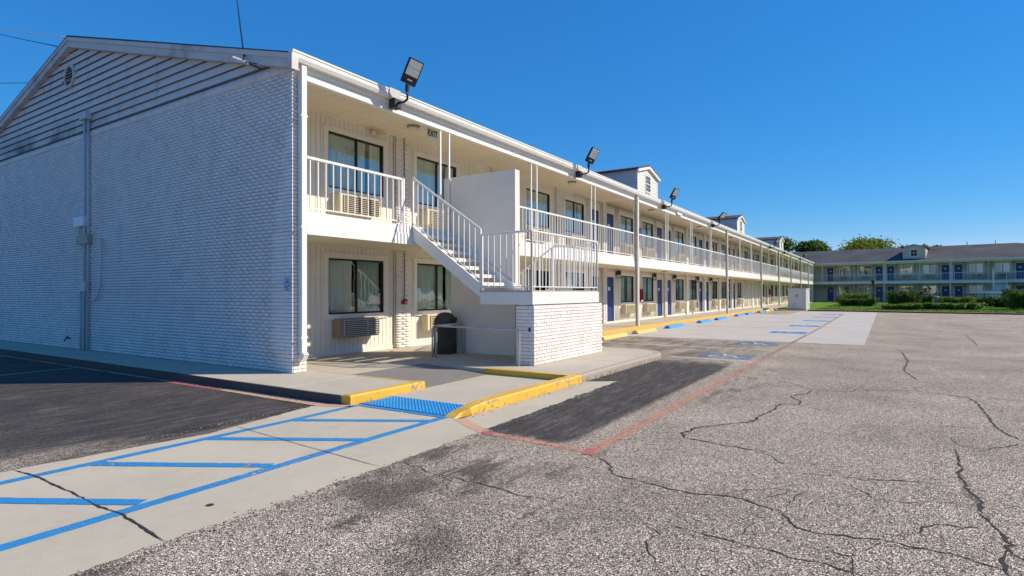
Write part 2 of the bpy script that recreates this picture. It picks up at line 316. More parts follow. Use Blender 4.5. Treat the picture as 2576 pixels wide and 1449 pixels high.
# ---------------------------------------------------------------- mesh helpers
class MB:
    def __init__(s): s.v = []; s.f = []
    def add(s, vs, fs):
        o = len(s.v); s.v += [tuple(v) for v in vs]; s.f += [tuple(i+o for i in f) for f in fs]; return s
    def box(s, x0, x1, y0, y1, z0, z1):
        return s.add([(x0,y0,z0),(x1,y0,z0),(x1,y1,z0),(x0,y1,z0),(x0,y0,z1),(x1,y0,z1),(x1,y1,z1),(x0,y1,z1)],
                     [(0,3,2,1),(4,5,6,7),(0,1,5,4),(1,2,6,5),(2,3,7,6),(3,0,4,7)])
    def obox(s, c, ax, ay, az):     # centre, half-axis vectors
        c, ax, ay, az = map(Vector, (c, ax, ay, az))
        vs = [c+ax*i+ay*j+az*k for k in (-1, 1) for (i, j) in ((-1,-1),(1,-1),(1,1),(-1,1))]
        return s.add(vs, [(0,3,2,1),(4,5,6,7),(0,1,5,4),(1,2,6,5),(2,3,7,6),(3,0,4,7)])
    def prism(s, poly, z0, z1):     # poly in xy, counter-clockwise
        n = len(poly)
        return s.add([(x, y, z0) for x, y in poly]+[(x, y, z1) for x, y in poly],
                     [tuple(range(n, 2*n)), tuple(range(n-1, -1, -1))]+[(i, (i+1) % n, n+(i+1) % n, n+i) for i in range(n)])
    def extr(s, poly, axis, a, b):  # profile (p,q) extruded along axis x or y : poly in the other two coords
        n = len(poly)
        if axis == 'x': vs = [(a, p, q) for p, q in poly]+[(b, p, q) for p, q in poly]
        else: vs = [(p, a, q) for p, q in poly]+[(p, b, q) for p, q in poly]
        return s.add(vs, [tuple(range(n-1, -1, -1)), tuple(range(n, 2*n))]+[(i, (i+1) % n, n+(i+1) % n, n+i) for i in range(n)])
    def flat(s, poly, z): return s.add([(x, y, z) for x, y in poly], [tuple(range(len(poly)))])
    def tube(s, pts, r, n=8, caps=True):
        pts = [Vector(p) for p in pts]; rings = []
        for i, p in enumerate(pts):
            d = (pts[min(i+1, len(pts)-1)]-pts[max(i-1, 0)]).normalized()
            a = d.cross(Vector((0, 0, 1)) if abs(d.z) < 0.9 else Vector((1, 0, 0))).normalized(); b = d.cross(a)
            rr = r[i] if isinstance(r, (list, tuple)) else r
            rings.append([p+(a*math.cos(t)+b*math.sin(t))*rr for t in [2*math.pi*k/n for k in range(n)]])
        vs = [v for q in rings for v in q]; fs = []
        for i in range(len(pts)-1):
            for k in range(n): fs.append((i*n+k, i*n+(k+1) % n, (i+1)*n+(k+1) % n, (i+1)*n+k))
        if caps: fs += [tuple(range(n-1, -1, -1)), tuple(range((len(pts)-1)*n, len(pts)*n))]
        return s.add(vs, fs)
    def lathe(s, c, prof, n=16):     # prof [(r,z)]
        cx, cy, cz = c; vs = []; fs = []
        for r, z in prof: vs += [(cx+r*math.cos(2*math.pi*k/n), cy+r*math.sin(2*math.pi*k/n), cz+z) for k in range(n)]
        for i in range(len(prof)-1):
            for k in range(n): fs.append((i*n+k, i*n+(k+1) % n, (i+1)*n+(k+1) % n, (i+1)*n+k))
        fs += [tuple(range(n-1, -1, -1)), tuple(range((len(prof)-1)*n, len(prof)*n))]
        return s.add(vs, fs)
    def mesh(s, name, mat, bevel=0, smooth=False):
        me = bpy.data.meshes.new(name); me.from_pydata(s.v, [], s.f)
        bm = bmesh.new(); bm.from_mesh(me)
        bmesh.ops.recalc_face_normals(bm, faces=bm.faces)
        if bevel: bmesh.ops.bevel(bm, geom=list(bm.edges), offset=bevel, segments=1 if bevel < 0.01 else 2, affect='EDGES', clamp_overlap=True)
        bm.to_mesh(me); bm.free()
        if smooth:
            for p in me.polygons: p.use_smooth = True
        me.materials.append(mat); return me
    def build(s, name, mat, parent=None, loc=(0, 0, 0), bevel=0, smooth=False, **kw):
        return place(name, s.mesh(name, mat, bevel, smooth), parent, loc, **kw)
def props(o, label=None, cat=None, group=None, kind=None):
    for k, v in (('label', label), ('category', cat), ('group', group), ('kind', kind)):
        if v: o[k] = v
    return o
def place(name, me, parent=None, loc=(0, 0, 0), rz=0, sx=1, label=None, cat=None, group=None, kind=None):
    o = bpy.data.objects.new(name, me); COL.objects.link(o); o.location = loc
    if rz: o.rotation_euler.z = rz
    if sx != 1: o.scale.x = sx
    if parent: o.parent = parent
    return props(o, label, cat, group, kind)
def thing(name, label, cat, loc=(0, 0, 0), rz=0, group=None):
    return place(name, None, None, loc, rz, label=label, cat=cat, group=group)
def copy_tree(o, parent=None, skip=()):
    c = o.copy(); COL.objects.link(c)
    if parent: c.parent = parent
    for ch in list(o.children):
        if ch.name.split('.')[0] in skip: continue
        copy_tree(ch, c, skip)
    return c
def unit_box_mesh(name, mat, dx, dy, dz, bevel=0): return MB().box(-dx/2, dx/2, -dy/2, dy/2, -dz/2, dz/2).mesh(name, mat, bevel)
def np_boxes(name, C, D, mat, parent=None, **kw):
    """many boxes (centres C, half sizes D) joined in one mesh"""
    C = np.asarray(C, float); D = np.asarray(D, float); n = len(C)
    sg = np.array([(-1,-1,-1),(1,-1,-1),(1,1,-1),(-1,1,-1),(-1,-1,1),(1,-1,1),(1,1,1),(-1,1,1)], float)
    V = (C[:, None, :]+sg[None]*D[:, None, :]).reshape(-1, 3)
    q = np.array([(0,3,2,1),(4,5,6,7),(0,1,5,4),(1,2,6,5),(2,3,7,6),(3,0,4,7)])
    Fc = (q[None]+(np.arange(n)*8)[:, None, None]).reshape(-1, 4)
    me = bpy.data.meshes.new(name); me.vertices.add(len(V)); me.vertices.foreach_set('co', V.ravel())
    me.loops.add(Fc.size); me.loops.foreach_set('vertex_index', Fc.ravel().astype(np.int32))
    me.polygons.add(len(Fc)); me.polygons.foreach_set('loop_start', np.arange(0, Fc.size, 4, dtype=np.int32))
    me.polygons.foreach_set('loop_total', np.full(len(Fc), 4, np.int32)); me.update(calc_edges=True); me.materials.append(mat)
    return place(name, me, parent, **kw)
def ribbon(pts, w, z, jag=0.3, seed=0, taper=True):
    """flat strip following a polyline, with jagged width"""
    rr = random.Random(seed); P = [Vector((x, y, 0)) for x, y in pts]; Q = []
    for a, b in zip(P, P[1:]):
        L = (b-a).length; n = max(1, int(L/0.05)); d = (b-a).normalized(); nn = Vector((-d.y, d.x, 0))
        for i in range(n): Q.append(a+(b-a)*i/n+nn*rr.gauss(0, 0.010 if jag > 0.5 else 0.0035 if jag > 0.4 else 0))
    Q.append(P[-1]); vs = []; fs = []
    for i, q in enumerate(Q):
        d = (Q[min(i+1, len(Q)-1)]-Q[max(0, i-1)]).normalized(); nn = Vector((-d.y, d.x, 0))
        t = min(1, i/4, (len(Q)-1-i)/4) if taper else 1
        ww = w/2*(0.15+0.85*t)*(1+rr.uniform(-jag, jag))
        vs += [tuple(q+nn*ww+Vector((0, 0, z))), tuple(q-nn*ww+Vector((0, 0, z)))]
        if i: fs.append((2*i-2, 2*i-1, 2*i+1, 2*i))
    return MB().add(vs, fs)
G0 = -0.13                      # asphalt level; sidewalks are at z = 0

# ================================================================ GROUND
m = MB().flat([(-400, -500), (600, -500), (600, 400), (-400, 400)], G0)
lot = m.build('parking_lot', M['asphalt'], kind='structure')
apron = MB().prism([(-14, -5.10), (-2.6, -5.11), (-1.1, -5.05), (0.6, -5.02), (2.95, -4.95), (2.62, -4.47), (-0.90, -4.47), (-0.90, -2.64), (-1.0, -2.62), (-1.35, -2.22), (-3.0, -2.55), (-4.7, -2.36), (-14, -2.4)], G0-0.05, G0+0.006).build('concrete_apron', M['concrete'], kind='structure')
# asphalt creeping over the concrete edge
def edge_strip(pts, w, seed, side):
    rr = random.Random(seed); vs = []; fs = []; Q = []
    for a, b in zip(pts, pts[1:]):
        n = max(1, int(math.dist(a, b)/0.035))
        Q += [(a[0]+(b[0]-a[0])*i/n, a[1]+(b[1]-a[1])*i/n) for i in range(n)]
    o = 0
    for i, (x, y) in enumerate(Q):
        o = 0.75*o+rr.gauss(0, w*0.3)
        vs += [(x, y-side*0.05, G0+0.0004), (x, y+side*(w*0.3+o), G0+0.0095)]
        if i: fs.append((2*i-2, 2*i-1, 2*i+1, 2*i))
    return MB().add(vs, fs)
edge_strip([(-14, -5.10), (-2.6, -5.11), (-1.1, -5.05), (0.6, -5.02), (2.95, -4.95)], 0.035, 1, 1).build('ragged_asphalt_edge', M['asphalt'], lot)
edge_strip([(-14, -2.4), (-4.7, -2.36), (-3.0, -2.55), (-1.35, -2.22)], 0.03, 2, -1).build('ragged_asphalt_edge', M['asphalt'], lot)
Z1 = G0+0.008
def line(pts, w, mat, parent, z=Z1, name='painted_line', jag=0.06, seed=0, **kw):
    if parent is lot: z -= 0.005
    return ribbon(pts, w, z, jag, seed, taper=False).build(name, M[mat], parent, **kw)
line([(-14, -4.30), (-5.25, -4.32), (-2, -4.25), (-1.0, -4.24)], 0.115, 'bluepaint', apron, seed=1)
line([(-14, -2.80), (-4.8, -2.76), (-2.1, -2.76), (-1.0, -2.72)], 0.11, 'bluepaint', apron, seed=2)
for i, x in enumerate((-2.02, -3.08, -4.16, -5.24, -6.3, -7.4, -8.5)):
    line([(x, -2.80), (x+0.83, -4.22)], 0.12, 'bluepaint', apron, z=Z1+0.0015, seed=3+i)
line([(-0.90, -4.46), (-1.12, -4.80), (-1.28, -5.10)], 0.16, 'orange', apron, seed=20)
line([(-1.02, -2.70), (-1.19, -2.3), (-1.185, -0.9), (-1.165, 0.15)], 0.21, 'orange', apron, seed=21, label='faded orange kerb line turning towards the crosswalk')
line([(-1.165, 0.15), (-1.17, 1.0), (-1.17, 1.85)], 0.20, 'redline', lot, seed=22)
line([(-1.17, 1.85), (-1.17, 5), (-1.18, 17)], 0.11, 'pink', lot, seed=23)
line([(-1.22, 5.55), (-6.2, 5.15)], 0.12, 'yellowline', lot, seed=24)
line([(-1.22, 9.8), (-6.2, 9.4)], 0.12, 'yellowline', lot, seed=25)
line([(-1.28, -5.12), (-1.38, -6.40)], 0.12, 'pink', lot, seed=26)
line([(-1.44, -6.44), (4, -6.45), (7.5, -6.46)], 0.125, 'pink', lot, z=Z1+0.0015, seed=27)
line([(7.5, -6.46), (13.0, -6.47)], 0.12, 'pinkworn', lot, z=Z1+0.0015, seed=28)
line([(-1.26, -6.40), (-1.50, -6.46)], 0.11, 'redline', lot, z=Z1+0.003, seed=29)
line([(-1.26, -5.08), (-1.33, -5.22)], 0.13, 'redline', lot, z=Z1+0.0015, seed=30)
# cracks, traced on the ground
CR = [
 ([(4.63,-5.67),(4.69,-6.48),(4.55,-7.15),(4.22,-7.6),(3.72,-7.87),(3.85,-8.4),(4.09,-8.47),(4.43,-9.19),(4.29,-9.53),(4.23,-9.79),(4.23,-10.49),(4.1,-12)], .022),
 ([(3.72,-7.87),(3.3,-7.84),(2.94,-7.65),(2.59,-7.84),(2.27,-7.85),(2.21,-7.63),(1.75,-7.62),(1.15,-7.52),(0.85,-7.53),(0.62,-7.34),(0.2,-7.04),(-0.15,-6.97),(-0.35,-7.05),(-0.41,-7.38),(-0.47,-7.7),(-0.48,-7.92)], .030),
 ([(2.2,-7.86),(2.05,-8.21),(1.84,-8.63),(1.9,-8.92)], .010),
 ([(11.49,-9.2),(9.13,-9.28),(7.22,-9.15),(6.25,-9.27),(5.78,-9.36)], .03),
 ([(5.12,-9.44),(4.78,-9.25),(4.44,-9.26)], .015),
 ([(4.23,-9.79),(3.88,-9.93),(2.91,-9.92),(1.94,-9.91),(1.58,-9.98),(1.35,-10.05)], .026),
 ([(1.3,-10.05),(1.06,-9.93),(0.73,-9.68),(0.61,-9.56)], .018),
 ([(0.61,-9.42),(0.16,-9.42),(-0.18,-9.41),(-0.38,-9.38),(-0.79,-9.39),(-0.98,-9.44),(-1.34,-9.42),(-1.53,-9.43),(-1.74,-9.49),(-1.9,-9.48),(-2.11,-9.45),(-2.22,-9.41),(-2.42,-9.41),(-2.8,-9.5),(-3.4,-9.45)], .024),
 ([(-1.44,-6.53),(-1.66,-6.75),(-1.92,-6.91),(-1.96,-7.11),(-2.0,-7.32),(-2.03,-7.42),(-2.02,-7.62),(-1.95,-7.78),(-1.96,-7.95),(-2.04,-8.11),(-2.07,-8.24),(-2.17,-8.29),(-2.31,-8.36),(-2.34,-8.48),(-2.31,-8.64),(-2.23,-8.84),(-2.26,-8.97),(-2.25,-9.17),(-2.32,-9.29),(-2.35,-9.49)], .017),
 ([(-2.77,-7.58),(-2.73,-7.7),(-2.74,-7.83),(-2.75,-7.96),(-2.78,-8.15),(-2.76,-8.27),(-2.8,-8.38),(-2.8,-8.53),(-2.82,-8.63),(-2.84,-8.75),(-2.9,-9.0)], .013),
 ([(-1.05,-8.16),(-1.0,-8.38),(-0.95,-8.52),(-0.95,-8.7),(-0.87,-8.87),(-0.77,-9.12),(-0.78,-9.27)], .016),
 ([(-1.49,-8.32),(-1.76,-8.27),(-1.95,-8.26),(-2.04,-8.27)], .012),
 ([(-2.61,-8.46),(-2.6,-8.61),(-2.58,-8.71)], .016),
 ([(19.6,-11.25),(16.7,-11.17),(14.4,-11.05)], .03),
 ([(-2.6,-5.14),(-2.66,-5.37),(-2.73,-5.62),(-2.7,-5.76),(-2.72,-5.94),(-2.73,-6.18),(-2.73,-6.31),(-2.78,-6.5),(-2.75,-6.69),(-2.76,-6.77)], .014),
 ([(-2.76,-7.29),(-2.77,-7.44),(-2.77,-7.58)], .010),
 ([(7.0,-4.9),(5.6,-5.9),(4.7,-6.45)], .02), ([(10.5,-4.9),(8.5,-7.4),(9.2,-9.2),(8.7,-12)], .015), ([(22,-8.6),(26,-10.5),(24.5,-14)], .02)]
for i, (pts, w) in enumerate(CR): ribbon(pts, w*0.75, G0+0.003, 0.75, 50+i).build('crack', M['crack'], lot)
bi = 0; rc = random.Random(11)
for pts, w in CR[:13]+CR[14:]:
    tot = sum(math.dist(a, b) for a, b in zip(pts, pts[1:]))
    for k in range(max(1, int(tot/1.1))):
        a = rc.randrange(len(pts)-1); t = rc.random(); x = pts[a][0]+(pts[a+1][0]-pts[a][0])*t; y = pts[a][1]+(pts[a+1][1]-pts[a][1])*t
        ang = math.atan2(pts[a+1][1]-pts[a][1], pts[a+1][0]-pts[a][0])+rc.choice((-1, 1))*rc.uniform(0.5, 1.3); q = [(x, y)]
        for j in range(rc.randint(3, 7)):
            ang += rc.gauss(0, 0.5); l = rc.uniform(0.08, 0.22)*(1 if tot < 5 else 2); x += l*math.cos(ang); y += l*math.sin(ang); q.append((x, y))
        if all(yy < -5.2 or xx > 3.2 for xx, yy in q): ribbon(q, rc.uniform(0.004, 0.009), G0+0.0025, 0.8, 300+bi).build('hairline_crack', M['crack'], lot); bi += 1
for i, pts in enumerate(([(-2.76,-6.77),(-2.61,-6.79),(-2.46,-6.78)], [(-2.77,-6.78),(-3.0,-6.75),(-3.16,-6.77),(-3.27,-6.84)], [(-3.27,-6.98),(-3.43,-7.02),(-3.61,-7.05),(-3.73,-7.08),(-3.82,-7.2),(-4.2,-7.3)], [(-0.3,-9.39),(-0.79,-9.39),(-1.3,-9.43),(-2.2,-9.41)], [(-1.5,-6.55),(-1.66,-6.75),(-1.80,-6.8)], [(11.4,-9.2),(9.1,-9.25),(7.2,-9.15)])):
    ribbon(pts, 0.05, G0+0.002, 0.9, 90+i).build('crack', M['rustcrack'], lot, label='rusty brown crumbling crack')
for i, pts in enumerate(([(-4.63,-2.38),(-4.59,-2.74),(-4.6,-3.57),(-4.62,-4.01),(-4.6,-4.34),(-4.62,-4.56),(-4.67,-5.08)],)):
    ribbon(pts, 0.015, Z1+0.003, 0.45, 110+i).build('joint_crack', M['crack'], apron)
ribbon([(-2.6, -2.45), (-2.72, -3.7), (-2.84, -5.08)], 0.008, Z1+0.003, 0.2, 112).build('joint_crack', M['crack'], apron)
MB().lathe((-4.17, -4.70, Z1), [(0.028, -0.002), (0.028, 0.0015)], 14).build('drain_hole', M['crack'], apron)
# concrete parking slab with its joints and painted stalls
pslab = place('concrete_parking_slab', None, kind='structure')
xs = [13.0, 17.6, 22.4, 27.2, 32.0, 37.0, 44.5]; ys = [-8.35, -6.55, -3.2, -0.12]
for a, b in zip(xs, xs[1:]):
    for c, d in zip(ys, ys[1:]):
        if a > 36.9: d = min(d, -4.0) if c > -4 else d
        if d - c < 0.3: continue
        MB().box(a+0.006, b-0.006, c+0.006, d-0.006, G0-0.05, G0+0.006).build('slab_panel', M['slab'], pslab)
def wheelchair(mb, cx, cy, s, z, ux=(1, 0), uy=(0, 1)):
    """ISA-like symbol made of flat strokes, drawn in the plane spanned by ux (right) and uy (up)"""
    P = lambda a, b: (cx+s*(a*ux[0]+b*uy[0]), cy+s*(a*ux[1]+b*uy[1]))
    strokes = [[(-.08, .30), (-.04, .02), (.18, .02), (.30, -.28), (.40, -.24)], [(-.06, .16), (.16, .16)],
               [(-.10+.25*math.cos(t), -.14+.25*math.sin(t)) for t in [math.radians(110+a) for a in range(0, 231, 23)]]]
    for st in strokes:
        r = ribbon([P(*q) for q in st], 0.07*s, z, 0, 0, False); mb.add(r.v, r.f)
    mb.flat([P(-.10+.065*math.cos(t), .40+.065*math.sin(t)) for t in [k*math.pi/5 for k in range(10)]], z)
line([(13.0, -6.47), (20, -6.5), (40, -6.4)], 0.12, 'pinkworn', pslab, z=Z1+0.0015, seed=31)
for i, (xc, yc) in enumerate(((8.1, -5.6), (12.0, -5.6), (17.7, -5.75), (22.8, -5.75), (28.2, -5.75), (33.5, -5.75), (38.8, -5.75))):
    par = lot if i < 2 else pslab
    zq = Z1-0.005 if i < 2 else Z1
    MB().flat([(xc-0.55, yc-0.62), (xc+0.55, yc-0.62), (xc+0.55, yc+0.62), (xc-0.55, yc+0.62)], zq).build('painted_square', M['fadedblue' if i < 2 else 'bluepaint'], par)
    q = MB(); wheelchair(q, xc, yc, 1.0, zq+0.002, (0, -1), (1, 0)); q.build('wheelchair_symbol', M['whitesym'], par)
for i, x in enumerate((20.2, 25.5, 30.9, 36.2)):
    line([(x, -0.8), (x, -6.3)], 0.10, 'fadedblue', pslab, seed=140+i)
    for k in range(4): line([(x+0.1, -1.6-1.2*k), (x+1.3, -2.5-1.2*k)], 0.10, 'fadedblue', pslab, seed=150+i*5+k)
for i, (x, y0, y1) in enumerate(((7.3, -4.5, -6.35), (10.2, -0.6, -6.3), (12.7, -1.8, -5.1))):
    line([(x, y0), (x-0.05, y1)], 0.10, 'whiteline', lot, seed=180+i)

# ================================================================ SIDEWALKS AND KERBS
walk = place('sidewalk', None, kind='structure')
def slab(poly, mat='walk', z1=0.0, name='paving_slab', bev=0.006, **kw):
    return MB().prism(poly, G0-0.02, z1).build(name, M[mat], walk, bevel=bev, **kw)
def rect(a, b, c, d, g=0.004): return [(a+g, c+g), (b-g, c+g), (b-g, d-g), (a+g, d-g)]
ye = [-2.47, -1.2, 0.0, 1.5, 3.0, 4.5, 6.0, 7.5, 9.0, 10.5, 12.0, 13.5, 15.0, 17.8]
for a, b in zip(ye[2:], ye[3:]): slab(rect(-1.06, -0.002, a, b, 0.003))
slab(rect(-1.03, 0.47, -1.2, -0.0)); slab(rect(-1.03, 0.42, -2.47, -1.2))
xw = [0.31, 1.75, 3.2, 4.65]+[4.65+1.52*i for i in range(1, 56)]
for a, b in zip(xw, xw[1:]): slab(rect(a, b, 0.02, 1.95, 0.003))
slab(rect(0.47, 1.41, -0.98, 0.02)); slab(rect(1.41, 2.35, -0.98, 0.02))
# ramp falling from the walkway to the crossing, then the low landing
MB().add([(0.475, -0.98, 0), (2.345, -0.98, 0), (2.345, -2.60, -0.098), (0.475, -2.60, -0.098), (0.475, -0.98, -.2), (2.345, -0.98, -.2), (2.345, -2.6, -.2), (0.475, -2.6, -.2)],
         [(0, 3, 2, 1), (4, 5, 6, 7), (0, 1, 5, 4), (1, 2, 6, 5), (2, 3, 7, 6), (3, 0, 4, 7)]).build('ramp', M['rampdark'], walk)
MB().add([(-0.24, -2.63, -0.112), (2.345, -2.605, -0.100), (2.345, -4.27, -0.104), (-0.24, -4.27, -0.116), (-0.24, -2.63, -.2), (2.345, -2.605, -.2), (2.345, -4.27, -.2), (-0.24, -4.27, -.2)],
         [(0, 3, 2, 1), (4, 5, 6, 7), (0, 1, 5, 4), (1, 2, 6, 5), (2, 3, 7, 6), (3, 0, 4, 7)]).build('ramp_landing', M['walk'], walk)
# peninsula under the stairs, with the rounded far corner
arc = [(7.42-0.9+0.9*math.cos(t), -4.28+0.9+0.9*math.sin(t)) for t in [math.radians(-90+a) for a in range(0, 91, 15)]]
slab(rect(2.50, 4.7, -4.28, -2.4)); slab(rect(2.50, 4.7, -2.4, 0.02)); slab(rect(4.7, 6.0, -2.4, 0.02))
slab([(4.704, -4.28)]+[(x-0.0, y) for x, y in arc][:]+[(7.42, 0.016), (6.004, 0.016), (6.004, -2.4), (4.704, -2.4)], bev=0.004)
kerb = place('kerb', None, kind='structure')
def kerb_run(pts, w, mat, z1=0.0, name='kerb_run', zs=None, bevel=0.02):
    """kerb of width w inside (left of) the polyline pts"""
    P = [Vector((x, y, 0)) for x, y in pts]; vs = []; fs = []; n = len(P); rr = random.Random(len(pts)+int(w*100))
    for i, p in enumerate(P):
        d1 = (P[i]-P[i-1]).normalized() if i else (P[1]-P[0]).normalized(); d2 = (P[i+1]-P[i]).normalized() if i < n-1 else d1
        d = (d1+d2).normalized(); nn = Vector((-d.y, d.x, 0)); k = 1/max(0.5, nn.dot(Vector((-d1.y, d1.x, 0))))
        z = zs[i] if zs else z1; b = 0.022
        for o, zz in ((0, G0-0.03), (0.004, z-b), (b, z), (w, z), (w, G0-0.03)):
            vs.append(tuple(p+nn*o*k+Vector((0, 0, max(zz, G0-0.03)))))
        if i:
            for j in range(4): fs.append(((i-1)*5+j, i*5+j, i*5+j+1, (i-1)*5+j+1))
    fs += [(0, 1, 2, 3, 4), tuple((n-1)*5+j for j in (4, 3, 2, 1, 0))]
    return MB().add(vs, fs).build(name, M[mat], kerb)
def dense(a, b, step=0.25):
    n = max(1, int(math.dist(a, b)/step)); return [(a[0]+(b[0]-a[0])*i/n, a[1]+(b[1]-a[1])*i/n) for i in range(n)]
kerb_run([(-1.03, -2.47), (-1.0, -2.62), (0.55, -2.62)], 0.15, 'yellow', 0.002)          # corner kerb of the end walk, yellow
MB().box(0.42, 0.475, -2.47, -1.2, G0, 0.002).build('kerb_run', M['yellow'], kerb)
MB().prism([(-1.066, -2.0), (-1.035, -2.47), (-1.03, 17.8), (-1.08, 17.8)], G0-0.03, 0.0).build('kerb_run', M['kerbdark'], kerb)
xs_ = [-0.92, -0.86, -0.78, -0.66, -0.5, -0.3, 0.0, 0.6, 1.2, 1.8, 2.4, 2.52]; zs_ = [-0.122, -0.10, -0.07, -0.035, -0.012, 0.0, 0.002, 0.002, 0.002, 0.002, 0.002, 0.002]
kerb_run([(x, -4.455+(0.05 if x < -0.7 else 0.0)) for x in xs_], 0.175, 'yellow', zs=zs_)
MB().box(2.35, 2.495, -4.275, -2.47, G0, 0.002).build('kerb_run', M['yellow'], kerb, bevel=0.008)
MB().box(2.35, 2.495, -2.47, 0.016, G0, 0.0).build('kerb_run', M['walk'], kerb, bevel=0.006)
arc2 = [(7.42-0.9+1.08*math.cos(t), -4.28+0.9+1.08*math.sin(t)) for t in [math.radians(-90+a) for a in range(0, 91, 12)]]
kerb_run(dense((2.53, -4.455), (6.5, -4.46))+arc2+[(7.6, -2.0), (7.6, -0.14)], 0.175, 'kerbraw', 0.0)
kerb_run([(7.6, -0.14), (16.9, -0.14), (30, -0.14), (46.6, -0.14)], 0.158, 'yellow', 0.002)
kerb_run([(46.6, -0.14), (60, -0.14), (89, -0.14)], 0.158, 'kerbraw', 0.0)
# loose grit gathered along the edges of the concrete
gr_ = random.Random(5); gC, gD = [], []
runs = [((-9, -5.14), (-1.1, -5.1), 0.05), ((-1.0, -5.1), (2.9, -5.0), 0.05), ((-9, -2.36), (-1.4, -2.22), 0.05), ((-1.1, -2.7), (-0.5, -2.68), 0.05), ((-1.22, -2.2), (-1.14, 1.8), 0.04), ((2.7, -4.52), (6.6, -4.54), 0.06), ((-0.7, -4.53), (2.5, -4.53), 0.04)]
for a, b, w in runs:
    for k in range(int(math.dist(a, b)*34)):
        t = gr_.random(); q = gr_.uniform(0.002, 0.0065)
        gC.append((a[0]+(b[0]-a[0])*t+gr_.gauss(0, w*0.6), a[1]+(b[1]-a[1])*t+gr_.gauss(0, w), G0+0.007+q*0.4)); gD.append((q, q*gr_.uniform(0.6, 1), q*0.7))
np_boxes('loose_grit', gC, gD, M['kerbraw'], lot, kind='stuff')
# tactile warning mat
mat_o = MB().add([(-0.86, -2.70, G0+0.014), (-0.24, -2.66, -0.110), (-0.20, -4.26, -0.114), (-0.86, -4.26, G0+0.012), (-0.86, -2.70, -.16), (-0.24, -2.66, -.16), (-0.2, -4.26, -.16), (-0.86, -4.26, -.16)],
         [(0, 3, 2, 1), (4, 5, 6, 7), (0, 1, 5, 4), (1, 2, 6, 5), (2, 3, 7, 6), (3, 0, 4, 7)]).build('tactile_mat', M['tactile'], walk, label='bright blue tactile warning mat at the foot of the ramp')
dm = MB()
for i in range(10):
    for j in range(25):
        dm.lathe((-0.82+i*0.062, -2.78-j*0.0595, -0.116+i*0.0007), [(0.017, 0), (0.011, 0.008)], 6)
dm.build('tactile_dome', M['tactile'], mat_o, kind='stuff')
line([(-0.95, -2.72), (-0.93, -4.3)], 0.10, 'bluepaint', apron, z=Z1+0.003, seed=41)
# wheel stops
def stop_mesh(mat, L=2.1):
    pr = [(-0.15, 0), (-0.125, 0.035), (-0.06, 0.125), (0.06, 0.125), (0.125, 0.035), (0.15, 0)]
    mb = MB().extr(pr, 'x', 0, L); return mb.mesh('wheel_stop', mat, 0.008)
sm = {'y': stop_mesh(M['yellowstop']), 'b': stop_mesh(M['bluestop'])}
stops = [(11.0, 'y', 'pale yellow wheel stop nearest the brick stair base'), (14.1, 'y', 'yellow wheel stop just before the blue ones begin'),
 (17.9, 'b', 'blue wheel stop nearest to the stairs'), (22.95, 'b', 'blue wheel stop, second of the row from the stairs'), (26.5, 'b', 'blue wheel stop, third of the row from the stairs'),
 (32.3, 'b', 'blue wheel stop beside the second tall downspout post'), (35.6, 'b', 'blue wheel stop just past the second tall downspout post'), (40.1, 'b', 'farthest blue wheel stop of the row'),
 (42.6, 'y', 'worn yellow wheel stop next to the farthest blue one'), (45.1, 'y', 'last yellow wheel stop, close to the white utility cabinet')]
for x, c, lab in stops:
    y = -1.0 if x < 30 else -0.85
    place('wheel_stop', sm[c], None, (x, y, G0+(0.006 if x > 13.1 else 0.0)), label=lab, cat='wheel stop', group='wheel stops along the front walkway')

# ================================================================ MOTEL BUILDING (main wing)
bld = thing('motel_building', 'long white two-storey motel wing with brick end wall and open balcony', 'motel')
L0, L1 = 0.34, 88.6; WY = 1.85; P = 4.34; NB = 20; DEPTH = 18.24
FZ = 2.92                                   # upper floor level
b0 = lambda k: L0+P*k
# ---- end wall with bricks
MB().box(0.019, 0.30, 0.019, DEPTH, -0.1, 5.60).build('end_wall_core', M['mortar'], bld)
BL, BH = 0.20, 0.0667
bricks = []      # (centre, half) on the end wall (x = 0 plane) and on the pier front (y = 0)
for r in range(81):
    z = BH*r+BH/2; off = (r % 2)*BL/2
    y = -off if off else 0.0
    while y < DEPTH-0.01:
        a, b = max(0.0, y), min(DEPTH, y+BL)
        if b-a > 0.03: bricks.append(((0.010+rng.normal(0, 0.0012), (a+b)/2, z), (0.0115, (b-a)/2-0.0038, BH/2-0.0042)))
        y += BL
for k in range(int(DEPTH/BH)):
    bricks.append(((0.010+rng.normal(0, 0.001), BH*k+BH/2, 5.4+0.098), (0.0115, BH/2-0.005, 0.092)))
for r in range(84):
    z = BH*r+BH/2
    for a, b in (((0.024, 0.10), (0.10, 0.30)) if r % 2 else ((0.024, 0.20), (0.20, 0.30))):
        bricks.append((((a+b)/2, 0.010, z), ((b-a)/2-0.004, 0.0115, BH/2-0.005)))
